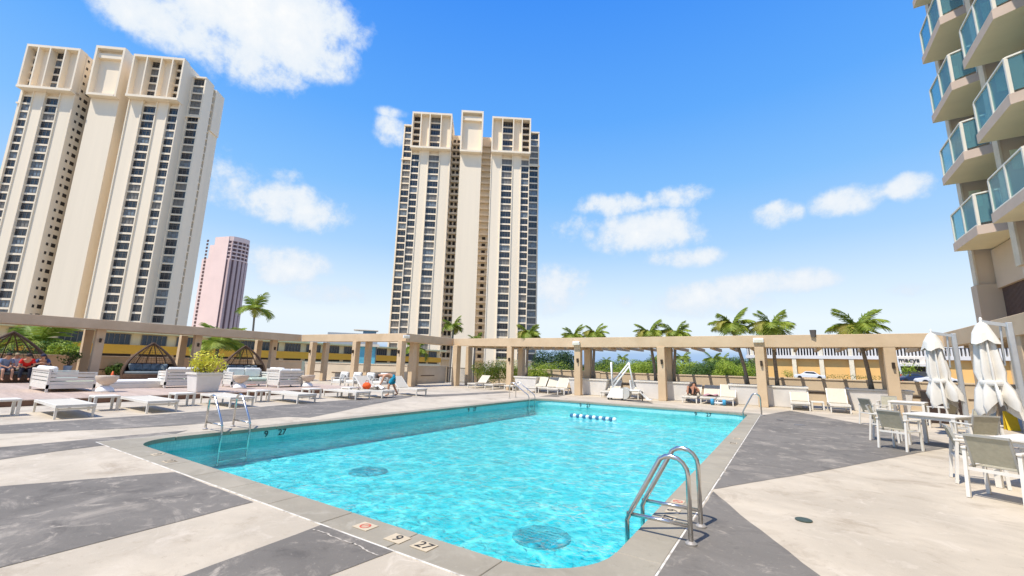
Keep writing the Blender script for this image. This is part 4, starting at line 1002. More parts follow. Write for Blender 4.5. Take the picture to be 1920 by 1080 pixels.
# ------------------------------------------------------------------ lounge furniture on the platform
def sofa(x, y, rz, label, L_=1.7, D_=.95, backs=True, cush=MINT, left_arm=True, right_arm=True, z=PLZ+.002, slats=4):
    """seat faces -y in local space (open side), slatted back at +y"""
    t = thing('outdoor_sofa', label, 'sofa', (x, y, z), rz, 'white slatted outdoor sofas'); t.scale = (1, 1, 1.28)
    fr = MB(); fr.box(-L_/2, L_/2, -D_/2, D_/2, .10, .22)
    fr.build('base', WHITE, t)
    for sx in (-1, 1):
        for sy in (-1, 1): MB().box(*sorted((sx*L_/2, sx*(L_/2-.07))), *sorted((sy*D_/2, sy*(D_/2-.07))), 0, .10 if sy < 0 else .64).build('leg', WHITE, t)
    sl_ = MB().box(-L_/2+.07, L_/2-.07, D_/2-.05, D_/2-.02, 0, .088).mesh('back_slat', WHITE)
    for k in range(slats): link('back_slat', sl_, t, (0, 0, .225+k*.115))
    MB().box(-L_/2, L_/2, D_/2-.08, D_/2+.01, .64, .69).build('top_rail', WHITE, t)
    for s, on in ((-1, left_arm), (1, right_arm)):
        if not on: continue
        a = MB().box(s*(L_/2-.03)-.015, s*(L_/2-.03)+.015, -D_/2+.05, D_/2-.07, 0, .085).mesh('arm_slat', WHITE)
        for k in range(3): link('arm_slat', a, t, (0, 0, .225+k*.112))
        MB().box(*sorted((s*L_/2, s*(L_/2-.08))), -D_/2, D_/2-.08, .555, .60).build('arm_rest', WHITE, t)
        MB().box(*sorted((s*L_/2, s*(L_/2-.07))), -D_/2, -D_/2+.07, .10, .555).build('arm_post', WHITE, t)
    def cushion(x0, x1, y0, y1, z0, z1, m_, nm):
        b = MB().box(x0, x1, y0, y1, z0, z1); o = b.build(nm, m_, t, bevel=.05)
    n = 2
    for k in range(n): cushion(-L_/2+.08+k*(L_-.16)/n, -L_/2+.08+(k+1)*(L_-.16)/n-.01, -D_/2+.02, D_/2-.2, .22, .36, cush, 'seat_cushion')
    if backs:
        for k in range(n): cushion(-L_/2+.1+k*(L_-.2)/n, -L_/2+.1+(k+1)*(L_-.2)/n-.02, D_/2-.26, D_/2-.085, .36, .76, CUSH, 'back_cushion')
    return t
sofa(-25.3, 5.15, PI, 'white slatted sofa with mint cushions in front of the people', 2.7, 1.4)
bench_m = None
def bench(x, y, L_, D_, h, label, rz=0, m_=CUSH):
    t = thing('daybed_bench', label, 'bench', (x, y, PLZ+.002), rz, 'low white platform benches')
    MB().box(-L_/2, L_/2, -D_/2, D_/2, .0, h*.6).build('base', WHITE, t, bevel=.01); MB().box(-L_/2+.02, L_/2-.02, -D_/2+.02, D_/2-.02, h*.6, h).build('pad', m_, t, bevel=.03)
bench(-26.2, 7.6, 1.6, 2.0, .34, 'long low white bench right of the first bowl table'); bench(-27.6, 9.7, 1.7, 1.6, .32, 'low white bench in front of the second wicker dome')
sofa(-25.4, 9.35, -PI/2, 'white slatted sofa in front of the second wicker dome', 1.7, .95); sofa(-24.6, 12.0, PI/2, 'white sofa with mint cushions behind the big white planter', 1.9, 1.0)
sofa(-23.3, 13.4, -PI/2+.15, 'white slatted sofa seen from behind right of the orange cone', 1.5, .95); sofa(-26.6, 15.0, PI, 'white sofa with white cushions facing away right of the cone', 1.7, .95, cush=CUSH)
def bowl_table(x, y, label):
    t = thing('bowl_table', label, 'table', (x, y, PLZ+.002), 0, 'hourglass bowl tables')
    MB().ball((0, 0, 0), (.30, .30, .27), 18, 7, 0.0).build('foot', WHITEP, t, smooth=True)
    b = MB(); prof = [(.06, .24)]+[(.36*math.sin(PI/2*k/8), .62-.36*math.cos(PI/2*k/8)) for k in range(2, 9)]+[(.36, .64)]
    b.lathe(prof, 20).build('bowl', mat('bowl_stone', (.66, .55, .43), .7, .06, 4), t, smooth=True)
bowl_table(-23.3, 6.0, 'stone bowl table beside the first slatted sofa'); bowl_table(-23.1, 11.0, 'stone bowl table left of the orange cone'); bowl_table(-22.7, 14.35, 'stone bowl table between the slatted sofa and the armchairs'); bowl_table(-31.0, 10.6, 'stone bowl table under the arm of the sofa at the second dome')
for i, (x, y, lb) in enumerate(((-25.2, 16.0, 'leftmost white armchair of the four by the sunlit parapet'), (-24.6, 16.0+.95, 'second white armchair of the four by the sunlit parapet'))):
    pass
def armchair(x, y, rz, label, z=.006):
    t = thing('armchair', label, 'armchair', (x, y, z), rz, 'white outdoor armchairs')
    W_, D_ = .8, .8
    for sx in (-1, 1):
        for sy in (-1, 1): MB().box(*sorted((sx*W_/2, sx*(W_/2-.06))), *sorted((sy*D_/2, sy*(D_/2-.06))), 0, .56).build('leg', WHITE, t)
        MB().box(*sorted((sx*W_/2, sx*(W_/2-.07))), -D_/2, D_/2, .56, .60).build('arm_rest', WHITE, t)
    MB().box(-W_/2+.06, W_/2-.06, -D_/2, D_/2, .24, .30).build('seat_frame', WHITE, t)
    MB().box(-W_/2+.07, W_/2-.07, -D_/2+.02, D_/2-.15, .30, .46).build('seat_cushion', CUSH, t, bevel=.04)
    b = MB().box(-W_/2+.08, W_/2-.08, -.09, .09, 0, .52); b.xf(Matrix.Translation((0, D_/2-.16, .44)) @ Matrix.Rotation(-.2, 4, 'X')); b.build('back_cushion', CUSH, t, bevel=.05)
    p = MB().box(-.2, .2, -.06, .06, 0, .34); p.xf(Matrix.Translation((.06, D_/2-.34, .47)) @ Matrix.Rotation(-.3, 4, 'X') @ Matrix.Rotation(.15, 4, 'Y')); p.build('throw_pillow', mat('pillow_print', (.36, .36, .34), .9, .5, 14), t, bevel=.04)
for k, lb in enumerate(('leftmost white cushioned armchair behind the fourth lounger', 'second white cushioned armchair behind the fourth lounger', 'third white cushioned armchair, right of the second column', 'rightmost white cushioned armchair beside the raised lounger')):
    armchair(-25.0+k*.98, 18.1+k*.28, .12, lb)
# big white planter with yellow-green shrub
t = planter(-21.5, 8.75, 1.0, 1.0, .80, 'white cube planter at the edge of the timber platform', None); t.location.z = PLZ+.003
bush(-21.5, 8.75, PLZ+.74, (.75, .75, .62), 'bright yellow-green shrub spilling from the white cube planter', LEAF_Y, 620, .17, 21, clumps=14)
def cone(x, y, label, h=.5, z=PLZ+.003):
    t = thing('traffic_cone', label, 'cone', (x, y, z), 0, 'orange cones')
    MB().box(-.17, .17, -.17, .17, 0, .03).build('base', ORANGE, t); MB().lathe([(.13, .03), (.028, h)], 16).build('cone', ORANGE, t, smooth=True); MB().lathe([(.098, h*.42), (.072, h*.62)], 16).build('band', mat('cone_band', (.75, .35, .2), .5), t)
cone(-26.2, 13.1, 'orange traffic cone right of the bowl table on the platform', .75); cone(-33.2, 8.75, 'small orange cone left of the second wicker dome', .55)
# wicker daybed domes
def dome(x, y, rz, label, r=1.35, h=2.3, cushions=True):
    t = thing('wicker_dome', label, 'daybed', (x, y, PLZ+.003), rz, 'wicker dome daybeds')
    MB().lathe([(r*.95, 0), (r, .2), (r, .38), (r*.97, .40)], 28).build('base', WICKER, t)
    MB().lathe([(r*.95, .40), (r*.95, .50), (r*.90, .54)], 28).build('mattress', GREYC, t, smooth=True)
    def pt(a, f):   # f 0..1 up the rib
        q_ = r*(1-f**1.75); return (q_*math.cos(a)-.15*r*f, q_*math.sin(a), .40+(h-.40)*f**.92)
    ribs = [rad(q_) for q_ in (100, 128, 155, 180, 205, 232, 260)]    # hood covers the -x side, open to +x
    for a in ribs: MB().tube([pt(a, k/10) for k in range(11)], .028, 6).build('rib', WICKER_R, t)
    for s in (rad(78), rad(-78)): MB().tube([pt(s, k/12) for k in range(13)], .06, 8).build('rim_arch', WICKER, t)
    wv = MB()
    for i in range(1, 13):
        f = i/14*.93; wv.tube([pt(rad(85)+rad(190)*k/24, f) for k in range(25)], .009, 4)
    for i in range(26):
        a = rad(85)+rad(190)*i/25; wv.tube([pt(a, k/8*.95) for k in range(9)], .008, 4)
    wv.build('weave', WICKER_R, t)['kind'] = 'stuff'
    bs = MB(); n = 20; a0, a1 = rad(85), rad(275)
    vs_ = [pt(a0+(a1-a0)*k/n, f) for f in (0, .16, .30) for k in range(n+1)]
    bs.add(vs_, [(q_*(n+1)+k, q_*(n+1)+k+1, (q_+1)*(n+1)+k+1, (q_+1)*(n+1)+k) for q_ in range(2) for k in range(n)])
    bs.build('back_panel', WICKER, t)
    if cushions:
        for k in range(5):
            a = rad(128+k*26); c = MB().box(-.09, .09, -.25, .25, 0, .46)
            c.xf(Matrix.Translation((r*.70*math.cos(a), r*.70*math.sin(a), .54)) @ Matrix.Rotation(a, 4, 'Z') @ Matrix.Rotation(.2, 4, 'Y'))
            c.build('pillow', mat('pillow_grey', (.20, .24, .26), .9, .45, 5), t, bevel=.07)
    return t
FACE = math.atan2(0-10, 0+33)
dome(-33.9, 4.75, 0.05, 'wicker dome daybed with people sitting in it at the left edge', 1.6, 2.55, False); dome(-33.6, 10.6, -.1, 'wicker dome daybed with five grey pillows'); dome(-33.2, 15.9, -.2, 'wicker dome daybed partly behind the yellow-green shrub', 1.4, 2.4)
tt = thing('plant_pot', 'tall pale blue pot with a leafy plant between the first column pair', 'pot', (-35.7, 7.35, .16)); MB().lathe([(.14, 0), (.19, .8), (.2, .85)], 16).build('pot', mat('pot_blue', (.48, .56, .62), .5), tt); MB().lathe([(.17, .85), (.17, .86)], 16).build('soil', SOIL, tt)
bush(-35.7, 7.35, .16+.84, (.5, .5, .55), 'leafy green plant in the tall pale blue pot', LEAF_M, 260, .16, 23)

# ------------------------------------------------------------------ pool lift
q = g(1157, 750, 0)
t = thing('pool_lift', 'white pool lift with raised arms and a hanging seat at the far pool edge', 'pool lift', (q.x, q.y, .006), .05)
b = MB(); b.add([(-.48, -.32, .10), (.40, -.32, .10), (.40, .32, .10), (-.48, .32, .10), (-.22, -.26, .58), (.40, -.28, .58), (.40, .28, .58), (-.22, .26, .58)], [(0,3,2,1),(4,5,6,7),(0,1,5,4),(1,2,6,5),(2,3,7,6),(3,0,4,7)])
b.build('base_cover', WHITEP, t, bevel=.03)
MB().tube([(.42, -.24, .36), (.42, .24, .36)], [.30, .30], 20).build('counterweight', mat('lift_grey', (.50, .50, .47), .5), t)
for sx in (-.38, .34):
    for sy in (-.24, .24): MB().tube([(sx, sy-.02, .055), (sx, sy+.02, .055)], .055, 12).build('caster', BLACK, t)
for sy in (-.06, .06): MB().tube([(-.22, sy, .55), (-.28, sy, 1.95)], .035, 10).build('mast', WHITEP, t, smooth=True)
for k, (za, zb) in enumerate(((.62, 1.72), (.86, 1.92))): MB().tube([(-.22, 0, za), (.66, 0, zb)], .042, 10).build('lift_arm', WHITEP, t, smooth=True)
MB().bar((-.24, 0, 1.0), (.25, 0, 1.35), .07, .09).build('actuator', mat('lift_dark', (.22, .22, .24), .4), t)
MB().tube([(.66, 0, 1.96), (.72, 0, 1.6), (.92, 0, .62)], .04, 10).build('seat_post', WHITEP, t, smooth=True)
MB().box(.72, 1.22, -.24, .24, .50, .56).build('seat', WHITEP, t, bevel=.02); sb_ = MB().box(-.03, .03, -.22, .22, 0, .5); sb_.xf(Matrix.Translation((.80, 0, .55)) @ Matrix.Rotation(-.12, 4, 'Y')); sb_.build('seat_back', WHITEP, t, bevel=.015)
MB().box(1.52, 1.78, -.2, .2, .10, .13).build('footrest', WHITEP, t)
for sy in (-.16, .16): MB().bar((1.2, sy, .50), (1.58, sy, .13), .035, .035).build('leg_strut', WHITEP, t)
MB().box(1.28, 1.33, -.03, .03, 0, .50).build('support_leg', BLACK, t)

# ------------------------------------------------------------------ dining sets
def make_chair(x, y, rz, label, towel=False):
    """dining armchair, occupant looks along local +y"""
    t = thing('dining_chair', label, 'chair', (x, y, .006), rz, 'white sling dining chairs'); W_, D_ = .58, .56
    for s in (-1, 1):
        MB().bar((s*(W_/2-.02), D_/2-.03, 0), (s*(W_/2-.02), D_/2-.05, .64), .04, .04).build('leg', WHITE, t)
        MB().bar((s*(W_/2-.02), -D_/2-.02, 0), (s*(W_/2-.02), -D_/2+.05, .64), .04, .04).build('leg', WHITE, t)
        MB().box(s*(W_/2-.02)-.028, s*(W_/2-.02)+.028, -D_/2+.01, D_/2-.01, .64, .67).build('arm_rest', WHITE, t, bevel=.006)
        MB().bar((s*(W_/2-.07), -D_/2+.12, .40), (s*(W_/2-.07), -D_/2-.02, .84), .026, .035).build('back_post', mat('chair_grey', (.38, .37, .33), .5), t)
        MB().box(s*(W_/2-.02)-.016, s*(W_/2-.02)+.016, -D_/2+.05, D_/2-.06, .39, .42).build('side_rail', WHITE, t)
    MB().box(-W_/2+.04, W_/2-.04, -D_/2+.02, -D_/2+.05, .36, .40).build('rear_rail', WHITE, t); MB().box(-W_/2+.04, W_/2-.04, D_/2-.07, D_/2-.04, .38, .42).build('front_rail', WHITE, t)
    st_ = MB(); n = 6
    st_.add([(s*(W_/2-.06), -D_/2+.06+(D_-.12)*k/n, .43-.02*math.sin(PI*k/n)) for k in range(n+1) for s in (-1, 1)], [(2*k, 2*k+1, 2*k+3, 2*k+2) for k in range(n)]); st_.build('seat_sling', SLING, t)
    a, bq = Vector((0, -D_/2+.10, .46)), Vector((0, -D_/2-.03, .84))
    bk = MB(); bk.box(-W_/2+.08, W_/2-.08, -.008, .008, 0, 1); dz = (bq-a); bk.v = [(v[0], (a+dz*v[2]).y+v[1], (a+dz*v[2]).z) for v in bk.v]; bk.build('back_sling', SLING, t)
    MB().bar((-W_/2+.06, bq.y, bq.z), (W_/2-.06, bq.y, bq.z), .03, .03).build('top_bar', MATS['chair_grey'], t)
    if towel:
        MB().box(-.02, .16, -D_/2-.075, -D_/2-.045, .42, .86).build('orange_towel', mat('towel_orange', (.78, .16, .04), .9, .08, 8), t)
    return t
def make_table(x, y, rz, label, W_=.95):
    t = thing('dining_table', label, 'table', (x, y, .006), rz, 'white square dining tables')
    MB().box(-W_/2, W_/2, -W_/2, W_/2, .70, .74).build('table_top', WHITE, t, bevel=.008)
    ap = MB(); ap.box(-W_/2+.05, W_/2-.05, -W_/2+.04, -W_/2+.07, .63, .70); ap.box(-W_/2+.05, W_/2-.05, W_/2-.07, W_/2-.04, .63, .70); ap.build('apron', WHITE, t)
    for sx in (-1, 1):
        for sy in (-1, 1): MB().box(*sorted((sx*(W_/2-.01), sx*(W_/2-.08))), *sorted((sy*(W_/2-.01), sy*(W_/2-.08))), 0, .70).build('leg', WHITE, t)
R38 = -.66     # chairs look along (.62, .79)
make_table(2.92, 14.35, -.55, 'white square dining table in the middle of the dining area'); make_table(3.25, 9.95, -.6, 'white square dining table cut by the right picture edge', 1.05); make_table(3.45, 20.4, -.3, 'white square dining table nearest the far pergola')
make_chair(2.02, 13.22, R38, 'dining chair with its back to the pool at the middle table'); make_chair(1.98, 14.62, -PI/2-.25, 'dining chair tucked at the far left side of the middle table'); make_chair(3.30, 13.35, .35, 'dining chair at the near right side of the middle table'); make_chair(3.75, 15.1, 2.3, 'dining chair with an orange towel over its back at the middle table', True)
make_chair(2.38, 8.86, R38+.05, 'large dining chair in the right foreground with its back to the pool'); make_chair(2.42, 9.98, -PI/2-.1, 'dining chair at the far left side of the right foreground table')
make_chair(2.30, 18.75, -1.0, 'dining chair with its side to the pool at the far dining table'); make_chair(4.1, 19.4, .9, 'dining chair at the right side of the far dining table'); make_chair(3.05, 21.4, PI-.3, 'dining chair behind the far dining table')
def umbrella(xc, xp, y, zt, label, seed):
    """closed cantilever umbrella: mast, arm and the folded canopy hanging from it"""
    rnd = random.Random(seed)
    t = thing('cantilever_umbrella', label, 'umbrella', (xp, y, .006), 0, 'closed white cantilever umbrellas'); dx = xc-xp
    MB().box(-.4, .4, -.4, .4, 0, .08).build('base_plate', mat('base_grey', (.20, .20, .20), .7), t, bevel=.01)
    MB().box(-.05, .05, -.07, .07, .08, zt+.02).build('mast', ALU, t, bevel=.015); MB().bar((0, 0, zt-.05), (dx, 0, zt+.05), .06, .08).build('arm', ALU, t); MB().box(-.09, -.05, -.06, .06, 1.05, 1.4).build('crank_box', mat('crank_grey', (.35, .35, .35), .5), t)
    MB().tube([(-.16, .05, zt-.95), (-.12, .05, zt-.05)], .022, 8).build('strut', ALU, t)
    n = 64; F_ = 8
    def ring(r, z, amp, ph, off=(0, 0)):
        return [(dx+off[0]+(r*(1+amp*math.cos(F_*2*PI*k/n+ph)+.12*math.sin(3*2*PI*k/n+seed)))*math.cos(2*PI*k/n), off[1]+(r*(1+amp*math.cos(F_*2*PI*k/n+ph)+.12*math.sin(5*2*PI*k/n)))*math.sin(2*PI*k/n), z) for k in range(n)]
    prof = [(.03, zt, 0), (.09, zt-.12, .2), (.12, zt-.35, .40), (.14, zt-.7, .50), (.17, zt-1.1, .55), (.15, zt-1.30, .50), (.20, zt-1.5, .58), (.24, zt-1.72, .62), (.22, zt-1.9, .66)]
    mb = MB(); vs_ = []
    for i, (r, z, a) in enumerate(prof):
        rg = ring(r, z, a, .25*i, (.05*i*i*.03, 0)); vs_ += [(x_, y_, z_+(0 if i < 7 else .10*math.sin(F_*2*PI*k/n+1)+.16*math.sin(2*2*PI*k/n+seed))) for k, (x_, y_, z_) in enumerate(rg)]
    m_ = len(prof); mb.add(vs_, [(i*n+k, i*n+(k+1) % n, (i+1)*n+(k+1) % n, (i+1)*n+k) for i in range(m_-1) for k in range(n)]).build('canopy', FABRIC, t, smooth=True)
    fl = MB(); vs_ = []; m8 = 16
    for i, (r, z, dr, st_) in enumerate(((.03, zt+.05, 0, 0), (.11, zt-.02, .01, .05), (.19, zt-.20, .04, .18), (.235, zt-.36, .13, .32))):
        for k in range(m8):
            c_ = abs(math.cos(k*PI/4+.35*seed)); rj = r*(1-st_*.5+st_*c_)*rnd.uniform(.93, 1.07)
            vs_.append((dx+rj*math.cos(2*PI*k/m8), rj*math.sin(2*PI*k/m8), z-dr*c_+rnd.uniform(-.012, .012)*(i > 1)))
    fl.add(vs_, [(i*m8+k, i*m8+(k+1) % m8, (i+1)*m8+(k+1) % m8, (i+1)*m8+k) for i in range(3) for k in range(m8)]).build('vent_flap', FABRIC, t)
    MB().lathe([(.03, zt+.04), (.03, zt+.12), (.012, zt+.16)], 10, (dx, 0, 0)).build('finial', WHITEP, t)
    MB().lathe([(.20, zt-1.40), (.215, zt-1.36), (.215, zt-1.32), (.20, zt-1.28)], 24, (dx+.02, 0, 0)).build('tie_strap', FABRIC, t)
def px_at(px, py, Y): d = ray(px, py); return d.x/d.y*Y
umbrella(px_at(1757, 700, 17.2), px_at(1799, 700, 17.2), 17.2, 2.84, 'closed white umbrella on the left of the two by the dining tables', 3)
umbrella(px_at(1856, 700, 14.2), px_at(1908, 700, 14.2), 14.2, 2.86, 'closed white umbrella on the right of the two, nearest the hotel', 5)
q = g(1772, 792, 0); t = thing('host_cabinet', 'dark brown cabinet behind the middle dining table', 'cabinet', (4.55, 21.6, .006), .1)
MB().box(-.45, .45, -.3, .3, 0, 1.08).build('body', mat('cabinet_brown', (.055, .035, .028), .6, .2, 4), t, bevel=.01); MB().box(-.5, .5, -.34, .34, 1.08, 1.13).build('top', mat('cabinet_top', (.16, .10, .07), .5), t)
MB().box(-.40, -.02, -.315, -.30, .12, 1.0).build('door', MATS['cabinet_brown'], t); MB().box(.02, .40, -.315, -.30, .12, 1.0).build('door', MATS['cabinet_brown'], t)
t = thing('wet_floor_sign', 'small yellow wet floor sign by the right pergola column', 'sign', (px_at(1893, 778, 20.5), 20.5, .006)); YL = mat('sign_yellow', (.80, .55, .03), .5)
for s in (-1, 1):
    mb = MB().box(-.14, .14, -.01, .01, 0, .6); mb.xf(Matrix.Translation((0, s*.16, 0)) @ Matrix.Rotation(s*.26, 4, 'X')); mb.build('panel', YL, t)

# ------------------------------------------------------------------ people
def skin_mesh(name, verts, edges, radii, mt, sub=2):
    me = bpy.data.meshes.new(name); me.from_pydata([tuple(v) for v in verts], edges, []); ob = bpy.data.objects.new('tmp_'+name, me); COL.objects.link(ob)
    sk = ob.modifiers.new('skin', 'SKIN'); sk.use_smooth_shade = True
    ly = me.skin_vertices[0].data
    for i, r_ in enumerate(radii):
        ly[i].radius = (r_, r_) if not isinstance(r_, tuple) else r_; ly[i].use_root = (i == 0)
    sm = ob.modifiers.new('sub', 'SUBSURF'); sm.levels = sub; sm.render_levels = sub
    dg = bpy.context.evaluated_depsgraph_get(); out = bpy.data.meshes.new_from_object(ob.evaluated_get(dg))
    bpy.data.objects.remove(ob); bpy.data.meshes.remove(me)
    out.name = name; out.materials.clear(); out.materials.append(mt)
    out.polygons.foreach_set('use_smooth', [True]*len(out.polygons)); return out
BODY_E = [('pel', 'spi'), ('spi', 'che'), ('che', 'nec'), ('nec', 'hea'), ('hea', 'cro')]
def person(label, loc, rz, J, skin_m, shirt=None, pants=None, hair=None, cap=None, long_pants=False, group=None):
    """J: joint positions in local space (x forward, y left, z up); sides are suffixed l / r"""
    t = thing('person', label, 'person', loc, rz, group)
    R_ = dict(pel=.135, spi=.13, che=.15, nec=.055, hea=.092, cro=.075, sho=.065, elb=.042, wri=.030, pal=.036, hip=.098, kne=.062, ank=.042, toe=.036, upa=.055)
    names = ['pel', 'spi', 'che', 'nec', 'hea', 'cro']; E = list(BODY_E)
    for s in 'lr':
        sg = 1 if s == 'l' else -1
        names += [k+s for k in ('sho', 'elb', 'wri', 'pal', 'hip', 'kne', 'ank', 'toe')]
        E += [('che', 'sho'+s), ('sho'+s, 'elb'+s), ('elb'+s, 'wri'+s), ('wri'+s, 'pal'+s), ('pel', 'hip'+s), ('hip'+s, 'kne'+s), ('kne'+s, 'ank'+s), ('ank'+s, 'toe'+s)]
        w_, e_ = Vector(J['wri'+s]), Vector(J['elb'+s]); d = (w_-e_).normalized(); sd = d.cross(Vector((0, 0, 1))); sd = sd.normalized() if sd.length > .1 else Vector((0, 1, 0))
        J['pal'+s] = w_+d*.09
        for f in range(5):
            a = (f-1.7)*.02; nm = 'fin%d%s' % (f, s); names.append(nm)
            base = 'pal'+s if f else 'wri'+s
            J[nm] = (Vector(J['pal'+s])+d*(.085-.012*abs(f-2))+sd*a+Vector((0, 0, -.02))) if f else w_+d*.07+sd*sg*.06
            E.append((base, nm)); R_[nm[:4]] = .010
    idx = {n: i for i, n in enumerate(names)}
    def rad_of(n): return R_.get(n) or R_.get(n[:-1]) or R_.get(n[:4]) or .02
    body = skin_mesh('body', [J[n] for n in names], [(idx[a], idx[b_]) for a, b_ in E], [rad_of(n) for n in names], skin_m)
    link('body', body, t)
    L = lambda a, b_, f: Vector(J[a])*(1-f)+Vector(J[b_])*f
    if shirt:
        V = [L('pel', 'spi', .1), J['spi'], J['che'], L('che', 'nec', .45)]; Ed = [(0, 1), (1, 2), (2, 3)]; Ra = [.155, .152, .172, .085]
        for s in 'lr':
            o_ = len(V); V += [J['sho'+s], L('sho'+s, 'elb'+s, .72)]; Ed += [(2, o_), (o_, o_+1)]; Ra += [.088, .072]
        link('shirt', skin_mesh('shirt', V, Ed, Ra, shirt), t)
    if pants:
        V = [L('pel', 'spi', .25)]; Ed = []; Ra = [.158]; V.append(J['pel']); Ed.append((0, 1)); Ra.append(.158)
        for s in 'lr':
            o_ = len(V); V += [J['hip'+s], L('hip'+s, 'kne'+s, .85)]; Ed += [(1, o_), (o_, o_+1)]; Ra += [.125, .098]
            if long_pants: V += [J['kne'+s], L('kne'+s, 'ank'+s, .95)]; Ed += [(o_+1, o_+2), (o_+2, o_+3)]; Ra += [.085, .065]
        link('trousers' if long_pants else 'shorts', skin_mesh('trousers', V, Ed, Ra, pants), t)
    h_, c_ = Vector(J['hea']), Vector(J['cro']); d = (c_-h_).normalized(); q_ = d.to_track_quat('Z', 'X').to_matrix().to_4x4()
    hm = MB().ball((-.015, 0, .05), (.115, .105, .11), 14, 6, -.15); hm.xf(Matrix.Translation(h_) @ q_)
    hm.build('cap' if cap else 'hair', cap or hair or mat('hair_dark', (.03, .02, .015), .7), t, smooth=True)
    if cap:
        bm2 = MB().box(.06, .21, -.08, .08, .05, .065); bm2.xf(Matrix.Translation(h_) @ q_); bm2.build('cap_brim', cap, t, bevel=.005)
    return t
def seated(lean=.12, arms='lap', knee=.45, spread=.16):
    J = dict(pel=(0, 0, .12), spi=(.02+lean*.2, 0, .32), che=(.04+lean*.9, 0, .53), nec=(.05+lean*1.35, 0, .70), hea=(.09+lean*1.6, 0, .80), cro=(.09+lean*1.75, 0, .90))
    for s, sg in (('l', 1), ('r', -1)):
        J['sho'+s] = (.03+lean*1.0, sg*.19, .60); J['hip'+s] = (.06, sg*.10, .11); J['kne'+s] = (.46, sg*spread, .13); J['ank'+s] = (.50, sg*spread, .13-knee); J['toe'+s] = (.64, sg*spread, .09-knee)
        if arms == 'lap': J['elb'+s] = (.12+lean, sg*.26, .34); J['wri'+s] = (.36, sg*.10, .27)
        else: J['elb'+s] = (.22+lean, sg*.27, .40); J['wri'+s] = (.44, sg*.06, .46)
    return J
def cl(name, c): return mat('cloth_'+name, c, .9, .1, 9, .2, 80)
def on_line(px, X): d = ray(px, 685); return (X, d.y/d.x*X)
grp = 'people in the first wicker dome'
person('person in a bright red shirt and dark trousers hunched on the dome daybed', (*on_line(50, -32.65), .72), -.15, seated(.34, 'lap'), SKIN, cl('red', (.62, .02, .015)), cl('navy', (.02, .022, .035)), long_pants=True, group=grp)
person('person in a navy shirt and dark cap leaning on the dome edge', (*on_line(80, -32.75), .72), -.25, seated(.25, 'up'), SKIN, cl('blue', (.06, .09, .19)), cl('grey', (.12, .12, .13)), cap=cl('capnavy', (.03, .03, .06)), group=grp)
person('fair-haired person in a white shirt behind the red-shirted one', (*on_line(26, -33.3), .72), .1, seated(.05, 'lap'), SKIN, cl('white', (.62, .60, .55)), cl('khaki', (.30, .26, .20)), hair=mat('hair_fair', (.30, .22, .12), .7), group=grp)
person('person in a patterned blue shirt with bare legs at the left picture edge', (*on_line(8, -32.7), .72), .2, seated(.10, 'lap'), SKIN, cl('pattern', (.20, .26, .36)), cl('denim', (.13, .17, .24)), group=grp)
# man bending over the lounger
J = dict(pel=(-.02, 0, .93), spi=(.16, 0, 1.02), che=(.38, 0, 1.03), nec=(.55, 0, 1.00), hea=(.66, 0, .985), cro=(.75, 0, .95))
for s, sg in (('l', 1), ('r', -1)):
    J['sho'+s] = (.42, sg*.19, .98); J['elb'+s] = (.50, sg*.24, .72); J['wri'+s] = (.62, sg*.20, .50); J['hip'+s] = (-.02, sg*.10, .88); J['kne'+s] = (.06+.12*sg, sg*.14, .50); J['ank'+s] = (-.06+.22*sg, sg*.16, .085); J['toe'+s] = (.10+.22*sg, sg*.17, .04)
person('shirtless man in turquoise shorts bending over a lounger', (-16.75, 15.15, .006), math.atan2(-.73, -.68), J, SKIN, None, cl('turquoise', (.01, .26, .40)))
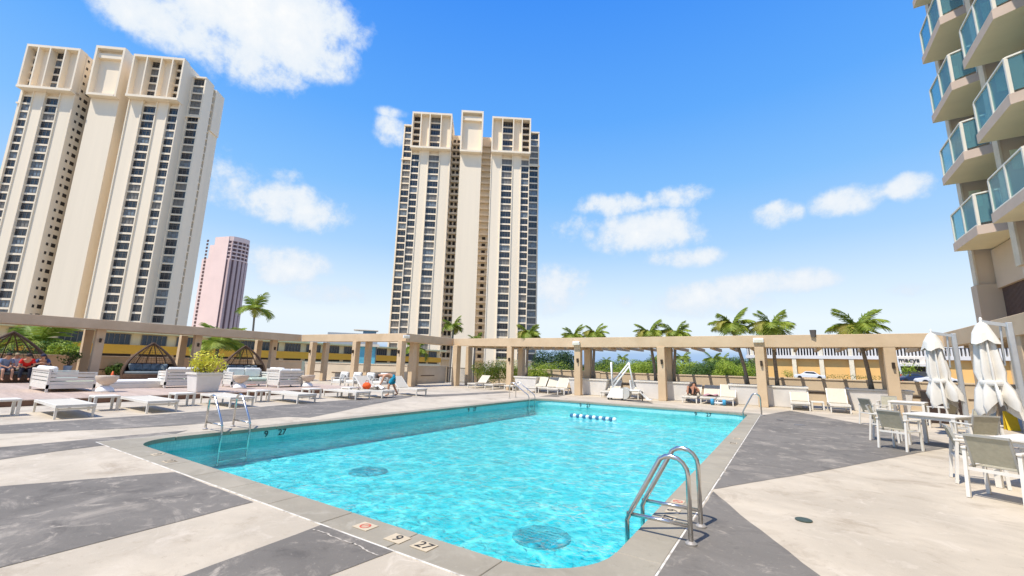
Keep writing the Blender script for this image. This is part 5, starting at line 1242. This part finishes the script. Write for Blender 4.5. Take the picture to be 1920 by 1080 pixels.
# sunbather with raised knees on the far lounger
J = dict(pel=(0, 0, .13), spi=(-.18, 0, .17), che=(-.36, 0, .30), nec=(-.50, 0, .42), hea=(-.57, 0, .50), cro=(-.63, 0, .57))
for s, sg in (('l', 1), ('r', -1)):
    J['sho'+s] = (-.40, sg*.19, .33); J['elb'+s] = (-.22, sg*.30, .20); J['wri'+s] = (0, sg*.26, .20); J['hip'+s] = (.05, sg*.10, .12); J['kne'+s] = (.38, sg*.13, .46); J['ank'+s] = (.62, sg*.12, .09); J['toe'+s] = (.74, sg*.12, .12)
person('tanned sunbather with raised knees on a far lounger', (-4.3, 24.3, .36), -PI/2, J, SKIN_D, None, cl('darkshorts', (.05, .05, .07)))
def towel(x, y, z, label, c, w=.7, l=.9, rz=0, wave=.03):
    t = thing('towel', label, 'towel', (x, y, z), rz); n = 14; mb = MB(); vs_ = []
    rr_ = random.Random(int(abs(x*37+y*11)))
    for j in range(n+1):
        for i in range(n+1):
            u, v = i/n-.5, j/n-.5; h = wave*(math.sin(7*u+3*v+rr_.random()*.2)+math.sin(9*v-4*u))*.5+wave
            vs_.append((u*l, v*w, h))
    mb.add(vs_, [(j*(n+1)+i, j*(n+1)+i+1, (j+1)*(n+1)+i+1, (j+1)*(n+1)+i) for j in range(n) for i in range(n)]).build('cloth', mat('towel_'+label[:6], c, .95, .15, 10, .3, 60), t, smooth=True)
towel(-3.45, 24.5, .365, 'grey and pink towel thrown on a far lounger', (.42, .24, .28), .66, 1.0, PI/2, .05)
towel(-16.9, 14.25, .365, 'white towel bundle on the lounger beside the bending man', (.78, .76, .72), .6, .7, 0, .10)
t = thing('beach_bag', 'orange beach bag lying on the lounger beside the bending man', 'bag', (-17.2, 13.95, .37)); MB().ball((0, 0, .14), (.24, .18, .17), 14, 8, -.85).build('pouch', mat('bag_orange', (.78, .11, .02), .8, .12, 8), t, smooth=True)
MB().tube([(-.12, 0, .28), (-.06, 0, .40), (.06, 0, .40), (.12, 0, .28)], .014, 6).build('strap', mat('bag_strap', (.4, .06, .02), .8), t)
def flipper(x, y, label, rz):
    t = thing('pool_toy', label, 'pool toy', (x, y, .006), rz); bl = mat('toy_blue', (.05, .32, .56), .5)
    MB().tube([(-.26, 0, .10), (.26, 0, .10)], .05, 10).build('bar', mat('toy_white', (.75, .8, .85), .5), t, smooth=True)
    for s in (-1, 1): MB().tube([(s*.26-.07, 0, .15), (s*.26+.07, 0, .15)], .15, 14).build('end_disc', bl, t, smooth=True)
q = g(1347, 760, 0); flipper(q.x, q.y, 'blue foam water dumbbell on the ground before the far loungers', .1)
